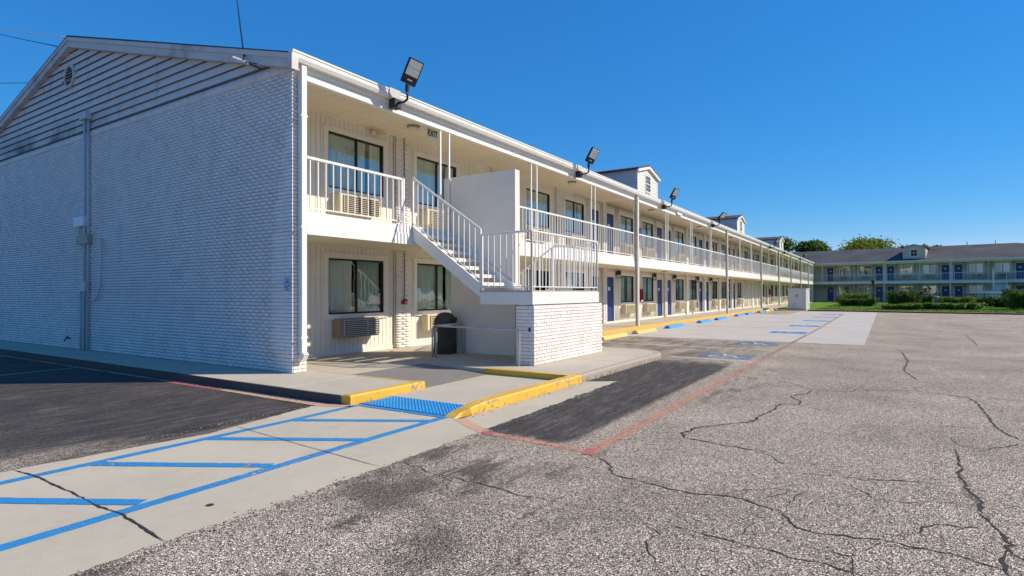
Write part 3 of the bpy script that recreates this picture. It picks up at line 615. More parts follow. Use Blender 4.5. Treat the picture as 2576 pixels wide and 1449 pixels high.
# pilaster bricks
pil = []
for k in range(1, NB+1):
    xc = b0(k); w = 0.27 if k == 1 else 0.22
    for zb, zt in ((0.0, 2.52), (FZ, 5.5)):
        n = int((zt-zb)/BH)
        for r in range(n):
            z = zb+BH*r+BH/2
            segs = ((-w, -w+0.2), (-w+0.2, w)) if r % 2 else ((-w, w-0.2), (w-0.2, w))
            if k < 7:
                for a, b in segs: pil.append(((xc+(a+b)/2, WY-0.075, z), ((b-a)/2-0.004, 0.015, BH/2-0.005)))
        MB().box(xc-w+0.004, xc+w-0.004, WY-0.08, WY, zb, zt).build('pilaster', M['siding'], bld)
allb = bricks+pil
def score(c): return (Vector(c)-CAMP).length
idx = sorted(range(len(allb)), key=lambda i: score(allb[i][0])+(3 if i >= len(bricks) else 0))
near = set(idx[:290]); cache = {}
for i in idx[:290]:
    c, h = allb[i]; key = tuple(round(q, 3) for q in h)
    if key not in cache: cache[key] = MB().box(-h[0], h[0], -h[1], h[1], -h[2], h[2]).mesh('brick', M['brick'], 0.002)
    place('brick', cache[key], bld, c)
rest = [allb[i] for i in range(len(allb)) if i not in near]
np_boxes('brickwork', [c for c, h in rest], [h for c, h in rest], M['brick'], bld, kind='stuff')
# ---- gable: clapboards, rake, vent
APY, APZ = 9.12, 8.15; SL = (APZ-5.60)/(APY+0.2); OV = 0.13
def rake_z(y): return APZ-abs(y-APY)*SL
MB().add([(0.05, -0.1, 5.60), (0.05, 18.2, 5.60), (0.05, APY, APZ-0.06), (0.3, -0.1, 5.60), (0.3, 18.2, 5.60), (0.3, APY, APZ-0.06)], [(0, 2, 1), (3, 4, 5), (0, 1, 4, 3), (1, 2, 5, 4), (2, 0, 3, 5)]).build('gable_wall', M['rake'], bld)
MB().box(-0.022, 0.05, -0.02, 18.24, 5.600, 5.622).build('trim_board', M['rusty'], bld)
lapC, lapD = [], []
e = 0.185; z = 5.635; i = 0
while z < 7.95:
    h2 = (APZ-0.20-z)/SL; h1 = (APZ-0.20-(z+e))/SL
    if h2 < 0.15: break
    ya, yb = max(0.03, APY-h2), min(18.2, APY+h2); yc, yd = max(0.03, APY-max(h1, 0.02)), min(18.2, APY+max(h1, 0.02))
    cuts = [ya]+sorted(t for t in (ya+(3.6 if i % 2 else 5.4)+random.uniform(-.6, .6), ya+(9.2 if i % 2 else 11.0)+random.uniform(-.6, .6)) if t < yb-1.0)+[yb]
    for c, d in zip(cuts, cuts[1:]):
        tc = max(c, yc) if c == ya else c; td = min(d, yd) if d == yb else d
        if td <= tc: continue
        g = 0.003
        MB().add([(-0.020, c+g, z), (-0.020, d-g, z), (0.028, tc+g, z+e+0.012), (0.028, td-g, z+e+0.012), (0.045, c+g, z), (0.045, d-g, z), (0.045, tc+g, z+e+0.012), (0.045, td-g, z+e+0.012)],
                 [(0, 2, 3, 1), (4, 5, 7, 6), (0, 1, 5, 4), (2, 6, 7, 3), (0, 4, 6, 2), (1, 3, 7, 5)]).build('clapboard', M['clap'], bld)
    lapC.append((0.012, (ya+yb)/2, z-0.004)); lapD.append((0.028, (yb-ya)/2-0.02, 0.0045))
    z += e; i += 1
np_boxes('lap_shadows', lapC[1:], lapD[1:], M['lapshade'], bld, kind='stuff')  # thin dark strips painting the shadow under each clapboard edge
# roof
def roof(y0, y1, apy, x0, x1, parent, z_e=5.66, over=0.0):
    mb = MB(); z0 = z_e; zt = APZ+0.075
    prof = [(y0, z0), (apy, zt), (y1, z0), (y1, z0-0.09), (apy, zt-0.12), (y0, z0-0.09)]
    mb.extr(prof, 'x', x0, x1); return mb.build('roof', M['shingle'], parent)
rf = roof(-0.08, 2*APY+0.08, APY, -OV-0.012, 93.0, bld, z_e=5.685)
for s in (-1, 1):
    for (xa, xb, d0, d1) in ((-OV-0.02, -OV+0.005, 0.03, 0.13), (-OV+0.005, -OV+0.025, 0.10, 0.285), (-OV+0.025, 0.02, 0.27, 0.29)):
        n = 4
        for q in range(n):
            t0, t1 = q/n, (q+1)/n
            ya, yb = APY+s*(APY+0.18)*t0, APY+s*(APY+0.18)*t1
            g = 0.004*s
            za, zb = rake_z(ya)+0.057, rake_z(yb)+0.057
            MB().add([(xa, ya+g, za-d0), (xa, yb-g, zb-d0), (xa, yb-g, zb-d1), (xa, ya+g, za-d1), (xb, ya+g, za-d0), (xb, yb-g, zb-d0), (xb, yb-g, zb-d1), (xb, ya+g, za-d1)],
                     [(0, 1, 2, 3), (7, 6, 5, 4), (0, 4, 5, 1), (3, 2, 6, 7), (0, 3, 7, 4), (1, 5, 6, 2)]).build('rake_board', M['rake'], bld)
MB().box(-OV-0.025, -0.02, -0.19, -0.165, 5.36, 5.60).build('eave_return', M['rake'], bld)
vc = (0, 9.3, 7.22)
vr = MB(); n = 24
for k in range(n):
    a0, a1 = 2*math.pi*k/n, 2*math.pi*(k+1)/n
    q = [(r*math.cos(a), r*math.sin(a)) for r, a in ((0.25, a0), (0.32, a0), (0.32, a1), (0.25, a1))]
    vr.add([(-0.05, vc[1]+p, vc[2]+z) for p, z in q]+[(0.02, vc[1]+p, vc[2]+z) for p, z in q], [(0, 1, 2, 3), (7, 6, 5, 4), (0, 4, 5, 1), (1, 5, 6, 2), (2, 6, 7, 3), (3, 7, 4, 0)])
vento = vr.build('gable_vent', M['rake'], bld)
MB().lathe((0, 0, 0), [(0.25, -0.004), (0.25, 0.004)], 24).build('vent_backing', M['dark'], vento, loc=(-0.012, vc[1], vc[2])).rotation_euler = (0, math.pi/2, 0)
for k in range(7):
    zz = -0.21+k*0.07; hw = math.sqrt(max(0.0, 0.25**2-zz*zz))
    MB().obox((-0.03, vc[1], vc[2]+zz), (0.014, 0, 0.014), (0, hw, 0), (0.003, 0, -0.003)).build('louvre', M['rake'], vento)
# ---- eave: gutter, beam, soffit
gx = [-0.14, 6.1, 12.2, 18.3, 24.4, 36.6, 48.8, 61, 73.2, 88.7]
for a, b in zip(gx, gx[1:]):
    MB().extr([(-0.06, 5.535), (-0.15, 5.535), (-0.185, 5.60), (-0.185, 5.665), (-0.20, 5.675), (-0.20, 5.705), (-0.06, 5.705)], 'x', a+0.002, b-0.002).build('gutter', M['gutter'], bld)
    MB().box(max(a, 0.01), b, -0.055, -0.012, 5.47, 5.60).build('fascia_board', M['white'], bld)
    MB().box(max(a, 0.02)+0.002, b-0.002, -0.010, 0.10, 5.315, 5.56).build('eave_beam', M['white'], bld)
sb = [0.30+0.29*i for i in range(300) if 0.30+0.29*i < 88.5]
for i, x in enumerate(sb[:60]): MB().box(x+0.003, x+0.287, 0.10, WY+0.02, 5.50, 5.52).build('soffit_board', M['soffit'], bld)
np_boxes('soffit_boards', [(x+0.145, 0.975, 5.51) for x in sb[60:]], [(0.142, 0.875, 0.01) for x in sb[60:]], M['soffit'], bld, kind='stuff')
MB().box(0.3, 88.6, 0.0, DEPTH-0.2, 5.53, 5.58).build('ceiling_deck', M['soffit'], bld)
# ---- balcony slab
MB().box(0.305, 88.6, 0.025, WY+0.3, 2.53, 2.90).build('balcony_slab', M['soffit'], bld)
for a, b in ((0.305, 3.10), (6.24, 16.85), (16.95, 33.4), (33.5, 50), (50, 69), (69, 88.6)):
    MB().box(a+0.002, b-0.002, -0.012, 0.022, 2.505, 2.74).build('balcony_fascia', M['white'], bld)
    MB().box(a+0.002, b-0.002, 0.004, 0.022, 2.742, 2.925).build('balcony_fascia', M['white'], bld)
MB().box(3.102, 6.238, 0.004, 0.022, 2.505, 2.925).build('balcony_fascia', M['white'], bld)
MB().box(0.305, 88.6, 0.026, WY, 2.902, FZ).build('balcony_floor', M['walk'], bld)
# ---- openings
WIN_W, WIN_H = 1.74, 1.30
def win_meshes():
    d = {}
    c = MB(); a = 0.13
    c.box(-a, 0, -0.03, 0.02, -a, WIN_H+a).box(WIN_W, WIN_W+a, -0.03, 0.02, -a, WIN_H+a).box(0, WIN_W, -0.03, 0.02, WIN_H, WIN_H+a).box(-0.0, WIN_W, -0.045, 0.02, -a, 0)
    c.box(-0.002, 0.0, 0.02, 0.10, 0, WIN_H).box(WIN_W, WIN_W+0.002, 0.02, 0.10, 0, WIN_H)
    d['casing'] = c.mesh('window', M['casing'], 0.004)
    f = MB(); t = 0.04
    f.box(0.001, t, 0.0, 0.06, 0.001, WIN_H-.001).box(WIN_W-t, WIN_W-.001, 0.0, 0.06, 0.001, WIN_H-.001).box(t, WIN_W-t, 0.0, 0.06, WIN_H-t, WIN_H-.001).box(t, WIN_W-t, 0.0, 0.06, 0.001, t)
    f.box(WIN_W/2-0.025, WIN_W/2+0.025, 0.008, 0.05, t, WIN_H-t)
    d['frame'] = f.mesh('frame', M['frame'])
    d['pane'] = MB().box(t+.001, WIN_W/2-0.026, 0.030, 0.034, t+.001, WIN_H-t-.001).mesh('pane', M['glass'])
    for v in range(5):
        mb = MB(); rr = random.Random(v); n = 60; vs = []; fs = []
        spans = [((0.03, 0.80), (0.93, WIN_W-0.04)), ((0.03, 1.22), (1.36, WIN_W-0.03)), ((0.02, 0.55), (0.62, WIN_W-0.03)), ((0.02, 0.86),), ((0.70, 0.95), (1.0, WIN_W-0.02))][v]
        for (xa, xb) in spans:
            k0 = len(vs)
            for i in range(n+1):
                u = i/n; ph = u*(xb-xa)*2*math.pi/0.085
                yy = 0.094+0.018*math.sin(ph+math.sin(ph*0.37)*1.3)+0.01*math.sin(ph*0.5)
                xt = xa+(xb-xa)*u; sway = (0.10*(u-0.5) if v == 2 else 0.03*math.sin(u*3))
                vs += [(xt, yy, WIN_H-0.03), (xt+sway*0.5, yy+0.01, WIN_H*0.5), (xt+sway, yy, 0.02)]
                if i:
                    b = k0+3*i; fs += [(b-3, b-2, b+1, b), (b-2, b-1, b+2, b+1)]
        mb.add(vs, fs); d['curtain%d' % v] = mb.mesh('curtain', M['curtain'], smooth=True)
    d['back'] = MB().box(-0.05, WIN_W+0.05, 0.30, 0.32, -0.05, WIN_H+0.05).box(-0.05, -0.03, 0.10, 0.30, -0.05, WIN_H+0.05).box(WIN_W+0.03, WIN_W+0.05, 0.10, 0.30, -0.05, WIN_H+0.05).box(-0.03, WIN_W+0.03, 0.10, 0.3, WIN_H+0.03, WIN_H+0.05).box(-0.03, WIN_W+0.03, 0.1, 0.3, -0.05, -0.03).mesh('room_shade', M['dark'])
    return d
WM = win_meshes()
def add_window(par, x, y, z, sx=1, v=0, detail=True):
    w = place('window', WM['casing'], par, (x, y, z), sx=sx)
    place('frame', WM['frame'], w); place('pane', WM['pane'], w); place('pane', WM['pane'], w, (WIN_W/2-0.012, 0.006, 0))
    place('curtain', WM['curtain%d' % v], w); place('room_shade', WM['back'], w)
    return w
def ac_mesh():
    W_, H_, D_ = 1.24, 0.44, 0.26
    b = MB().box(0, W_, -D_, 0.0, 0, H_); 
    body = b.mesh('air_conditioner', M['acbox'], 0.012)
    def grille(mat):
        g = MB(); g.box(0.12, W_-0.02, -D_-0.008, -D_-0.002, 0.03, H_-0.03)
        return g
    def sl():
        g = MB(); n = 9
        for i in range(n):
            z = 0.045+i*(H_-0.08)/(n-1)*0.98
            g.obox(((W_+0.12)/2-0.01, -D_-0.016, z), ((W_-0.14)/2, 0, 0), (0, 0.012, 0.006), (0, -0.002, 0.004))
        for x in (0.12, 0.84, W_-0.03): g.box(x, x+0.012, -D_-0.03, -D_-0.004, 0.03, H_-0.03)
        return g
    return body, grille(0).mesh('grille_backing', M['blackplastic']), sl().mesh('grille', M['acbox']), sl().mesh('grille', M['steel']), MB().box(0, W_, -D_, 0, 0, H_).mesh('air_conditioner', M['acdark'], 0.012)
AC = ac_mesh()
def add_ac(par, x, y, z, sx=1, dark=False):
    a = place('air_conditioner', AC[4] if dark else AC[0], par, (x, y, z), sx=sx, label='brown air conditioner with grey louvres' if dark else None)
    place('grille_backing', AC[1], a); place('grille', AC[3] if dark else AC[2], a)
def door_meshes():
    d = {}
    d['leaf'] = MB().box(0, 0.90, 0.05, 0.09, 0.02, 2.14).mesh('door', M['door'], 0.003)
    d['leafw'] = MB().box(0, 0.90, 0.03, 0.07, 0.02, 2.14).mesh('door', M['siding'], 0.003)
    d['jamb'] = MB().box(-0.07, 0, -0.02, 0.10, 0, 2.22).box(0.90, 0.97, -0.02, 0.10, 0, 2.22).box(0, 0.90, -0.02, 0.10, 2.15, 2.22).mesh('door_frame', M['casing'], 0.004)
    d['sill'] = MB().box(0, 0.9, -0.03, 0.05, 0, 0.02).mesh('threshold', M['steel'])
    h = MB().lathe((0, 0, 0), [(0.028, 0), (0.028, 0.01), (0.012, 0.012), (0.012, 0.045), (0.026, 0.05), (0.026, 0.075), (0.01, 0.08)], 10)
    me = h.mesh('handle', M['steel'], smooth=False); me.transform(Matrix.Rotation(math.pi/2, 4, 'X')); d['handle'] = me
    d['plate'] = MB().box(0.33, 0.57, 0.042, 0.05, 1.52, 1.68).mesh('number_plate', M['boxwhite'], 0.002)
    return d
DM = door_meshes()
def add_door(par, x, y, z, sx=1, hand=1, white=False, plate=True):
    d = place('door', DM['leafw' if white else 'leaf'], par, (x, y, z), sx=sx, label='white painted door' if white else None)
    place('door_frame', DM['jamb'], d); place('threshold', DM['sill'], d)
    place('handle', DM['handle'], d, (0.82 if hand > 0 else 0.08, 0.05, 1.0))
    if plate and not white: place('number_plate', DM['plate'], d)
    return d
boards = []     # siding pieces: (x0,x1,z0,z1)
def wall_bay(par, k, x0, x1, zb, zt, openings, store, y=WY, pitch=0.135):
    """solid wall around openings (x0,x1,z0,z1), its core and its vertical siding boards"""
    xs = sorted({x0, x1}|{o[0] for o in openings}|{o[1] for o in openings}); core = MB()
    for a, b in zip(xs, xs[1:]):
        mid = (a+b)/2; o = [q for q in openings if q[0] <= mid <= q[1]]
        spans = [(zb, zt)] if not o else [s for s in ((zb, o[0][2]), (o[0][3], zt)) if s[1]-s[0] > 0.02]
        for c, d in spans: core.box(a, b, y+0.014, y+0.10, c, d)
    core.build('wall', M['siding'] if par is bld else M['wingwall'], par)
    n = int((x1-x0)/pitch); pw = (x1-x0)/n
    for i in range(n):
        a, b = x0+i*pw, x0+(i+1)*pw; mid = (a+b)/2
        o = [q for q in openings if q[0]-0.08 <= mid <= q[1]+0.08]
        spans = [(zb, zt)] if not o else [s for s in ((zb, o[0][2]), (o[0][3], zt)) if s[1]-s[0] > 0.06]
        for c, d in spans: store.append((a, b, c, d))
rb = random.Random(3)
for k in range(NB):
    xa, xb = b0(k), b0(k+1)
    wa = xa+(0.27 if k == 1 else 0.22 if k else 0.0); wb = xb-(0.27 if k == 0 else 0.22)
    even = k % 2 == 0
    wx = xa+1.96 if even else xa+0.60; dx = xa+0.29 if even else xa+2.96
    for fl, (zb, zt) in enumerate(((0.0, 2.53), (FZ, 5.52))):
        wz = zb+0.94; op = []
        special = fl == 0 and k in (11, 12)
        if not special: op.append((wx, wx+WIN_W, wz, wz+WIN_H))
        nodoor = (k == 0)
        if not nodoor: op.append((dx-0.0, dx+0.90, zb, zb+2.15))
        if special: op.append((xa+2.4, xa+3.3, zb, zb+2.15))
        wall_bay(bld, k, wa, wb, zb, zt, op, boards)
        if not special:
            add_window(bld, wx, WY, wz, v=((2, 3, 4, 0, 3)[(k*2+fl) % 5] if (k > 1 and not fl) else (k+k//3) % 3) if k else (1 if fl else 0))
            add_ac(bld, wx+0.12 if even else wx+0.16, WY+0.01, zb+(0.37 if fl else 0.40), dark=(k == 0 and fl == 0))
        if not nodoor: add_door(bld, dx, WY, zb, hand=1 if even else -1, white=special)
        if special: add_door(bld, xa+2.4, WY, zb, white=True)
    MB().box(wa, wb, WY-0.012, WY+0.012, 0.0, 0.09).build('base_board', M['siding'], bld)
boards.sort(key=lambda q: (Vector(((q[0]+q[1])/2, WY, (q[2]+q[3])/2))-CAMP).length)
bc = {}
for a, b, c, d in boards[:290]:
    key = (round(b-a, 3), round(d-c, 3))
    if key not in bc: bc[key] = MB().box(-(b-a)/2+0.006, (b-a)/2-0.006, 0, 0.016, -(d-c)/2, (d-c)/2).mesh('siding_board', M['siding'], 0.003)
    place('siding_board', bc[key], bld, ((a+b)/2, WY, (c+d)/2))
rs = boards[290:]
np_boxes('siding_boards', [((a+b)/2, WY+0.008, (c+d)/2) for a, b, c, d in rs], [((b-a)/2-0.006, 0.008, (d-c)/2) for a, b, c, d in rs], M['siding'], bld, kind='stuff')
MB().box(0.3, 88.6, WY+0.35, WY+0.4, 0, 5.5).build('inner_wall', M['dark'], bld)
MB().box(88.6, 88.75, 0.0, DEPTH, -0.1, 5.55).build('far_end_wall', M['siding'], bld)
for zt, zb in ((5.5, FZ), (2.5, 1.27)): MB().box(4.695, 4.715, WY-0.112, WY-0.092, zb, zt).build('conduit', M['acdark'], bld)
# ---- posts
pairs = [4.28+4.21*i for i in range(20)]
for i, x in enumerate(pairs):
    for dx in (-0.165, 0.165):
        if i % 4 == 3 and dx > 0 and i < 12: continue
        MB().box(x+dx-0.021, x+dx+0.021, 0.012, 0.054, FZ, 5.315).build('post', M['rail'], bld)
tall = [16.92, 33.45, 46.1, 55.8, 64.6, 73.4, 81.8]
for x in tall:
    MB().box(x-0.05, x+0.05, -0.115, -0.016, 0.0, 5.47).build('tall_post', M['rail'], bld, bevel=0.004)
    MB().box(x-0.15, x-0.062, -0.10, -0.016, 0.06, 5.53).build('downspout', M['shadedmetal'], bld, bevel=0.006)
ds = MB().box(0.10, 0.215, -0.125, -0.016, 0.36, 5.54)
ds.obox((0.158, -0.10, 0.31), (0.057, 0, 0), (0, 0.05, 0.03), (0, -0.035, 0.058))
ds.build('downspout', M['white'], bld, bevel=0.008, label='white corner downspout with kicked-out foot')
for zz in (0.62, 2.6, 4.6): MB().box(0.085, 0.23, -0.129, -0.012, zz, zz+0.03).build('downspout_strap', M['white'], bld)
# ---- balcony railing
BALP = 0.1735
balm = unit_box_mesh('baluster', M['rail'], 0.019, 0.019, 0.93)
rails = []; prev = 0.31
segs = [(0.31, 2.80), (6.26, 8.32)]
edges = [8.65]
for i, x in enumerate(pairs[2:]): edges += [x-0.165, x+0.165]
edges.append(88.55)
segs += [(edges[i], edges[i+1]) for i in range(0, len(edges)-1, 2)]
segs = [(0.31, 2.80)]+[(6.26 if i == 0 else pairs[i]+0.0, pairs[i+1]) for i in range(0, 19)][1:]
segs[1:1] = [(6.26, pairs[1])]
segs.append((pairs[19], 88.55)); nb = 0; restb = []
for a, b in segs:
    r = MB().box(a, b, 0.005, 0.055, 3.90, 3.945).build('railing', M['rail'], bld)
    MB().box(a, b, 0.018, 0.042, 2.985, 3.01).build('bottom_rail', M['rail'], r)
    n = int((b-a)/BALP); 
    for i in range(n):
        x = a+(i+0.5)*(b-a)/n
        if nb < 290: place('baluster', balm, r, (x, 0.03, 3.44)); nb += 1
        else: restb.append((x, 0.03, 3.44))
np_boxes('balusters', restb, [(0.0095, 0.0095, 0.465)]*len(restb), M['rail'], bld, kind='stuff')
for x in (2.80, 2.86): MB().box(x-0.02, x+0.02, 0.01, 0.05, FZ, 3.95 if x > 2.8 else 3.9).build('post', M['rail'], bld)
# ---- dormers
for xc in (21.15, 43.1, 65.0):
    hw = 1.42; y0 = 1.0; ze = 7.28; za = 7.62; yb = 7.3
    c = MB().add([(xc-hw, y0, 5.9), (xc+hw, y0, 5.9), (xc+hw, y0, ze), (xc, y0, za), (xc-hw, y0, ze), (xc-hw, yb, 7.2), (xc+hw, yb, 7.2), (xc+hw, yb, ze), (xc, yb, za), (xc-hw, yb, ze)],
                 [(0, 1, 2, 3, 4), (9, 8, 7, 6, 5), (0, 4, 9, 5), (1, 6, 7, 2), (4, 3, 8, 9), (2, 7, 8, 3), (0, 5, 6, 1)]).build('dormer', M['siding'], bld)
    z = 6.0
    while z < 7.55:
        h = hw if z < ze-0.1 else hw*(za-z-0.05)/(za-ze)
        if h < 0.1: break
        for a, b in (((-h, -0.40), (0.40, h)) if 6.30 < z+0.08 < 7.30 and h > 0.45 else ((-h, h),)):
            MB().obox((xc+(a+b)/2, y0-0.014, z+0.065), ((b-a)/2, 0, 0), (0, 0.012, 0.0), (0, 0.006, 0.066)).build('dormer_clapboard', M['siding'], c)
        if z < ze-0.1:
            MB().obox((xc-hw-0.014, (y0+yb)/2, z+0.065), (0.012, 0, 0), (0, (yb-y0)/2, 0), (0.006, 0, 0.066)).build('dormer_clapboard', M['clap'], c)
        z += 0.14
    MB().box(xc-hw-0.03, xc-hw+0.05, y0-0.04, y0-0.002, 5.9, ze).build('corner_board', M['white'], c)
    MB().box(xc+hw-0.05, xc+hw+0.03, y0-0.04, y0-0.002, 5.9, ze).build('corner_board', M['white'], c)
    for s in (-1, 1):
        MB().add([(xc+s*(hw+0.16), y0-0.14, ze-0.02), (xc, y0-0.14, za+0.03), (xc, yb, za+0.03), (xc+s*(hw+0.16), yb, ze-0.02), (xc+s*(hw+0.16), y0-0.14, ze+0.05), (xc, y0-0.14, za+0.10), (xc, yb, za+0.10), (xc+s*(hw+0.16), yb, ze+0.05)],
                 [(0, 1, 2, 3), (7, 6, 5, 4), (0, 4, 5, 1), (1, 5, 6, 2), (2, 6, 7, 3), (3, 7, 4, 0)]).build('dormer_roof', M['shingle'], c)
        MB().add([(xc+s*(hw+0.16), y0-0.145, ze-0.14), (xc, y0-0.145, za-0.10), (xc, y0-0.145, za+0.025), (xc+s*(hw+0.16), y0-0.145, ze-0.02), (xc+s*(hw+0.16), y0-0.05, ze-0.14), (xc, y0-0.05, za-0.10), (xc, y0-0.05, za+0.025), (xc+s*(hw+0.16), y0-0.05, ze-0.02)],
                 [(0, 1, 2, 3), (7, 6, 5, 4), (0, 4, 5, 1), (1, 5, 6, 2), (2, 6, 7, 3), (3, 7, 4, 0)]).build('dormer_fascia', M['white'], c)
    fr = MB().box(xc-0.38, xc-0.31, y0-0.05, y0, 6.34, 7.22).box(xc+0.31, xc+0.38, y0-0.05, y0, 6.34, 7.22).box(xc-0.31, xc+0.31, y0-0.05, y0, 7.15, 7.22).box(xc-0.31, xc+0.31, y0-0.05, y0, 6.34, 6.41).box(xc-0.31, xc+0.31, y0-0.04, y0, 6.76, 6.80)
    for q in (-0.10, 0.10): fr.box(xc+q-0.008, xc+q+0.008, y0-0.035, y0-0.02, 6.41, 7.15)
    for q in (6.59, 6.97): fr.box(xc-0.31, xc+0.31, y0-0.035, y0-0.02, q-0.008, q+0.008)
    fr.build('dormer_window', M['white'], c)
    MB().box(xc-0.31, xc+0.31, y0-0.02, y0-0.016, 6.41, 7.15).build('pane', M['glass'], c)
    MB().box(xc-0.31, xc+0.31, y0-0.008, y0-0.004, 6.41, 7.15).build('room_shade', M['dark'], c)

# ================================================================ STAIRCASE
st = thing('staircase', 'white switchback staircase on a brick base in front of the balcony', 'staircase', (4.55, 0, 0))
def S(name, mb, mat, par=st, **kw):
    me = mb.mesh(name, M[mat], kw.pop('bevel', 0)); me.transform(Matrix.Translation((-4.55, 0, 0))); return place(name, me, par, **kw)
S('dividing_wall', MB().box(4.46, 4.66, -1.86, 0.0, 0.0, 4.22), 'plaster', bevel=0.006)
S('dividing_wall', MB().box(4.46, 4.66, 0.06, 0.2, FZ, 4.22), 'plaster', bevel=0.006)
S('landing', MB().box(3.10, 6.20, -3.12, -1.865, 1.19, 1.44), 'white', bevel=0.006)
S('landing_floor', MB().box(3.11, 6.19, -3.10, -1.87, 1.442, 1.47), 'walk')
S('base_wall', MB().box(3.152, 6.365, -3.105, -2.72, -0.02, 1.175), 'pointing')
sbr = {}
for r in range(17):
    z = 0.035+r*0.0685; off = 0.1 if r % 2 else 0.0; x = 3.14-off
    while x < 6.38:
        a, b = max(3.14, x), min(6.38, x+0.2)
        if b-a > 0.05:
            key = round(b-a, 2)
            if key not in sbr: sbr[key] = MB().box(-(b-a)/2+0.005, (b-a)/2-0.005, -0.014, 0.014, -0.0292, 0.0292).mesh('brick', M['brick'], 0.003)
            place('brick', sbr[key], st, ((a+b)/2-4.55, -3.113+random.gauss(0, 0.0015), z))
        x += 0.2
    if r % 2 == 0: S('end_brick', MB().box(3.137, 3.162, -3.096, -3.0, z-0.0292, z+0.0292), 'brick', bevel=0.003)
    S('end_brick', MB().box(3.137, 3.162, -3.096 if r % 2 else -2.99, -2.715, z-0.0292, z+0.0292), 'brick', bevel=0.003)
S('sprinkler_hole', MB().box(3.126, 3.134, -3.05, -3.01, 0.66, 0.74), 'black')
for x in (3.10, 4.40):
    S('stringer', MB().add([(x, 0.0, 2.92), (x, -1.865, 1.62), (x, -1.865, 1.34), (x, 0.0, 2.62), (x+0.05, 0.0, 2.92), (x+0.05, -1.865, 1.62), (x+0.05, -1.865, 1.34), (x+0.05, 0.0, 2.62)],
        [(0, 1, 2, 3), (7, 6, 5, 4), (0, 4, 5, 1), (3, 2, 6, 7), (0, 3, 7, 4), (1, 5, 6, 2)]), 'white')
for x in (4.665, 6.15):
    S('stringer', MB().add([(x, -1.865, 1.60), (x, 0.35, 0.16), (x, 0.35, 0.0), (x, 0.1, 0.0), (x, -1.865, 1.28), (x+0.05, -1.865, 1.60), (x+0.05, 0.35, 0.16), (x+0.05, 0.35, 0.0), (x+0.05, 0.1, 0.0), (x+0.05, -1.865, 1.28)],
        [(0, 1, 2, 3, 4), (9, 8, 7, 6, 5), (0, 5, 6, 1), (1, 6, 7, 2), (2, 7, 8, 3), (3, 8, 9, 4), (4, 9, 5, 0)]), 'white')
n = 8
for i in range(1, n):
    z = 2.92-i*(1.45/n); y = -i*(1.865/n)
    S('tread', MB().box(3.152, 4.398, y-0.02, y+0.25, z-0.075, z), 'white', bevel=0.004)
for i in range(1, n):
    z = 1.47-i*(1.47/n); y = -1.865+i*(2.2/n)
    S('tread', MB().box(4.717, 6.148, y-0.25, y+0.02, z-0.06, z), 'white', bevel=0.004)
def stair_rail(p0, p1, h0, h1, n, skip_ends=False, bot=True, name='railing'):
    """railing from base point p0 to p1 with heights; n balusters"""
    a, b = Vector(p0), Vector(p1); up = Vector((0, 0, 1))
    mb = MB().tube([a+up*h0, b+up*h1], 0.022, 8); r = S(name, mb, 'rail')
    if bot: S('bottom_rail', MB().tube([a+up*0.07, b+up*0.07], 0.012, 6), 'rail', r)
    for i in range(n+1):
        t = i/n; q = a.lerp(b, t); h = h0+(h1-h0)*t; w = 0.018 if i in (0, n) else 0.0085
        S('baluster', MB().box(q.x-w, q.x+w, q.y-w, q.y+w, q.z+(0.0 if i in (0, n) else 0.07), q.z+h-0.02*0), 'rail', r)
    return r
stair_rail((3.13, 0.0, 2.92), (3.13, -1.86, 1.62), 1.08, 1.12, 13)
stair_rail((3.13, -1.90, 1.47), (3.13, -3.09, 1.47), 1.16, 1.16, 8)
stair_rail((3.13, -3.09, 1.47), (6.16, -3.09, 1.47), 1.16, 1.16, 22)
stair_rail((6.16, -3.09, 1.47), (6.16, -1.90, 1.47), 1.10, 1.10, 8)
stair_rail((6.16, -1.86, 1.47), (6.16, 0.35, 0.10), 1.08, 0.95, 13)
S('wall_handrail', MB().tube([(4.72, -1.80, 2.40), (4.72, 0.30, 1.02)], 0.02, 8), 'rail')
S('railing_bracket', MB().box(3.10, 3.16, -0.03, 0.0, 2.50, 2.92), 'rail')

# ================================================================ DETAILS AT THE NEAR END
pr = thing('pipe_railing', 'grey pipe railing round the space beneath the stairs', 'railing', (3.3, -0.45, 0))
def L(mb, name, mat, par, org, bevel=0, smooth=False, **kw):
    me = mb.mesh(name, M[mat], bevel, smooth); me.transform(Matrix.Translation((-org[0], -org[1], -org[2]))); return place(name, me, par, **kw)
o = (3.3, -0.45, 0)
L(MB().tube([(3.30, -0.52, 0.0), (3.30, -0.52, 0.64), (3.295, -0.58, 0.70), (2.99, -2.82, 0.70), (2.985, -2.88, 0.64), (2.985, -2.88, 0)], 0.024, 10), 'rail_pipe', 'steel', pr, o, smooth=True)
L(MB().tube([(3.32, -0.40, 0.0), (3.32, -0.40, 0.64), (3.38, -0.40, 0.70), (4.33, -0.44, 0.70), (4.38, -0.44, 0.64), (4.38, -0.44, 0)], 0.024, 10), 'rail_pipe', 'steel', pr, o, smooth=True)
tc = thing('trash_can', 'dark round litter bin with a domed lid under the stairs', 'litter bin', (4.10, -0.12, 0))
MB().lathe((0, 0, 0), [(0.24, 0), (0.27, 0.02), (0.27, 0.66), (0.285, 0.68), (0.285, 0.71)], 24).build('bin_body', M['blackplastic'], tc, smooth=True)
MB().lathe((0, 0, 0), [(0.275, 0.712), (0.27, 0.76), (0.235, 0.85), (0.17, 0.93), (0.09, 0.965), (0.01, 0.975)], 24).build('lid', M['blackplastic'], tc, smooth=True)
MB().box(-0.11, 0.11, -0.275, -0.235, 0.77, 0.86).build('flap', M['black'], tc, bevel=0.006)
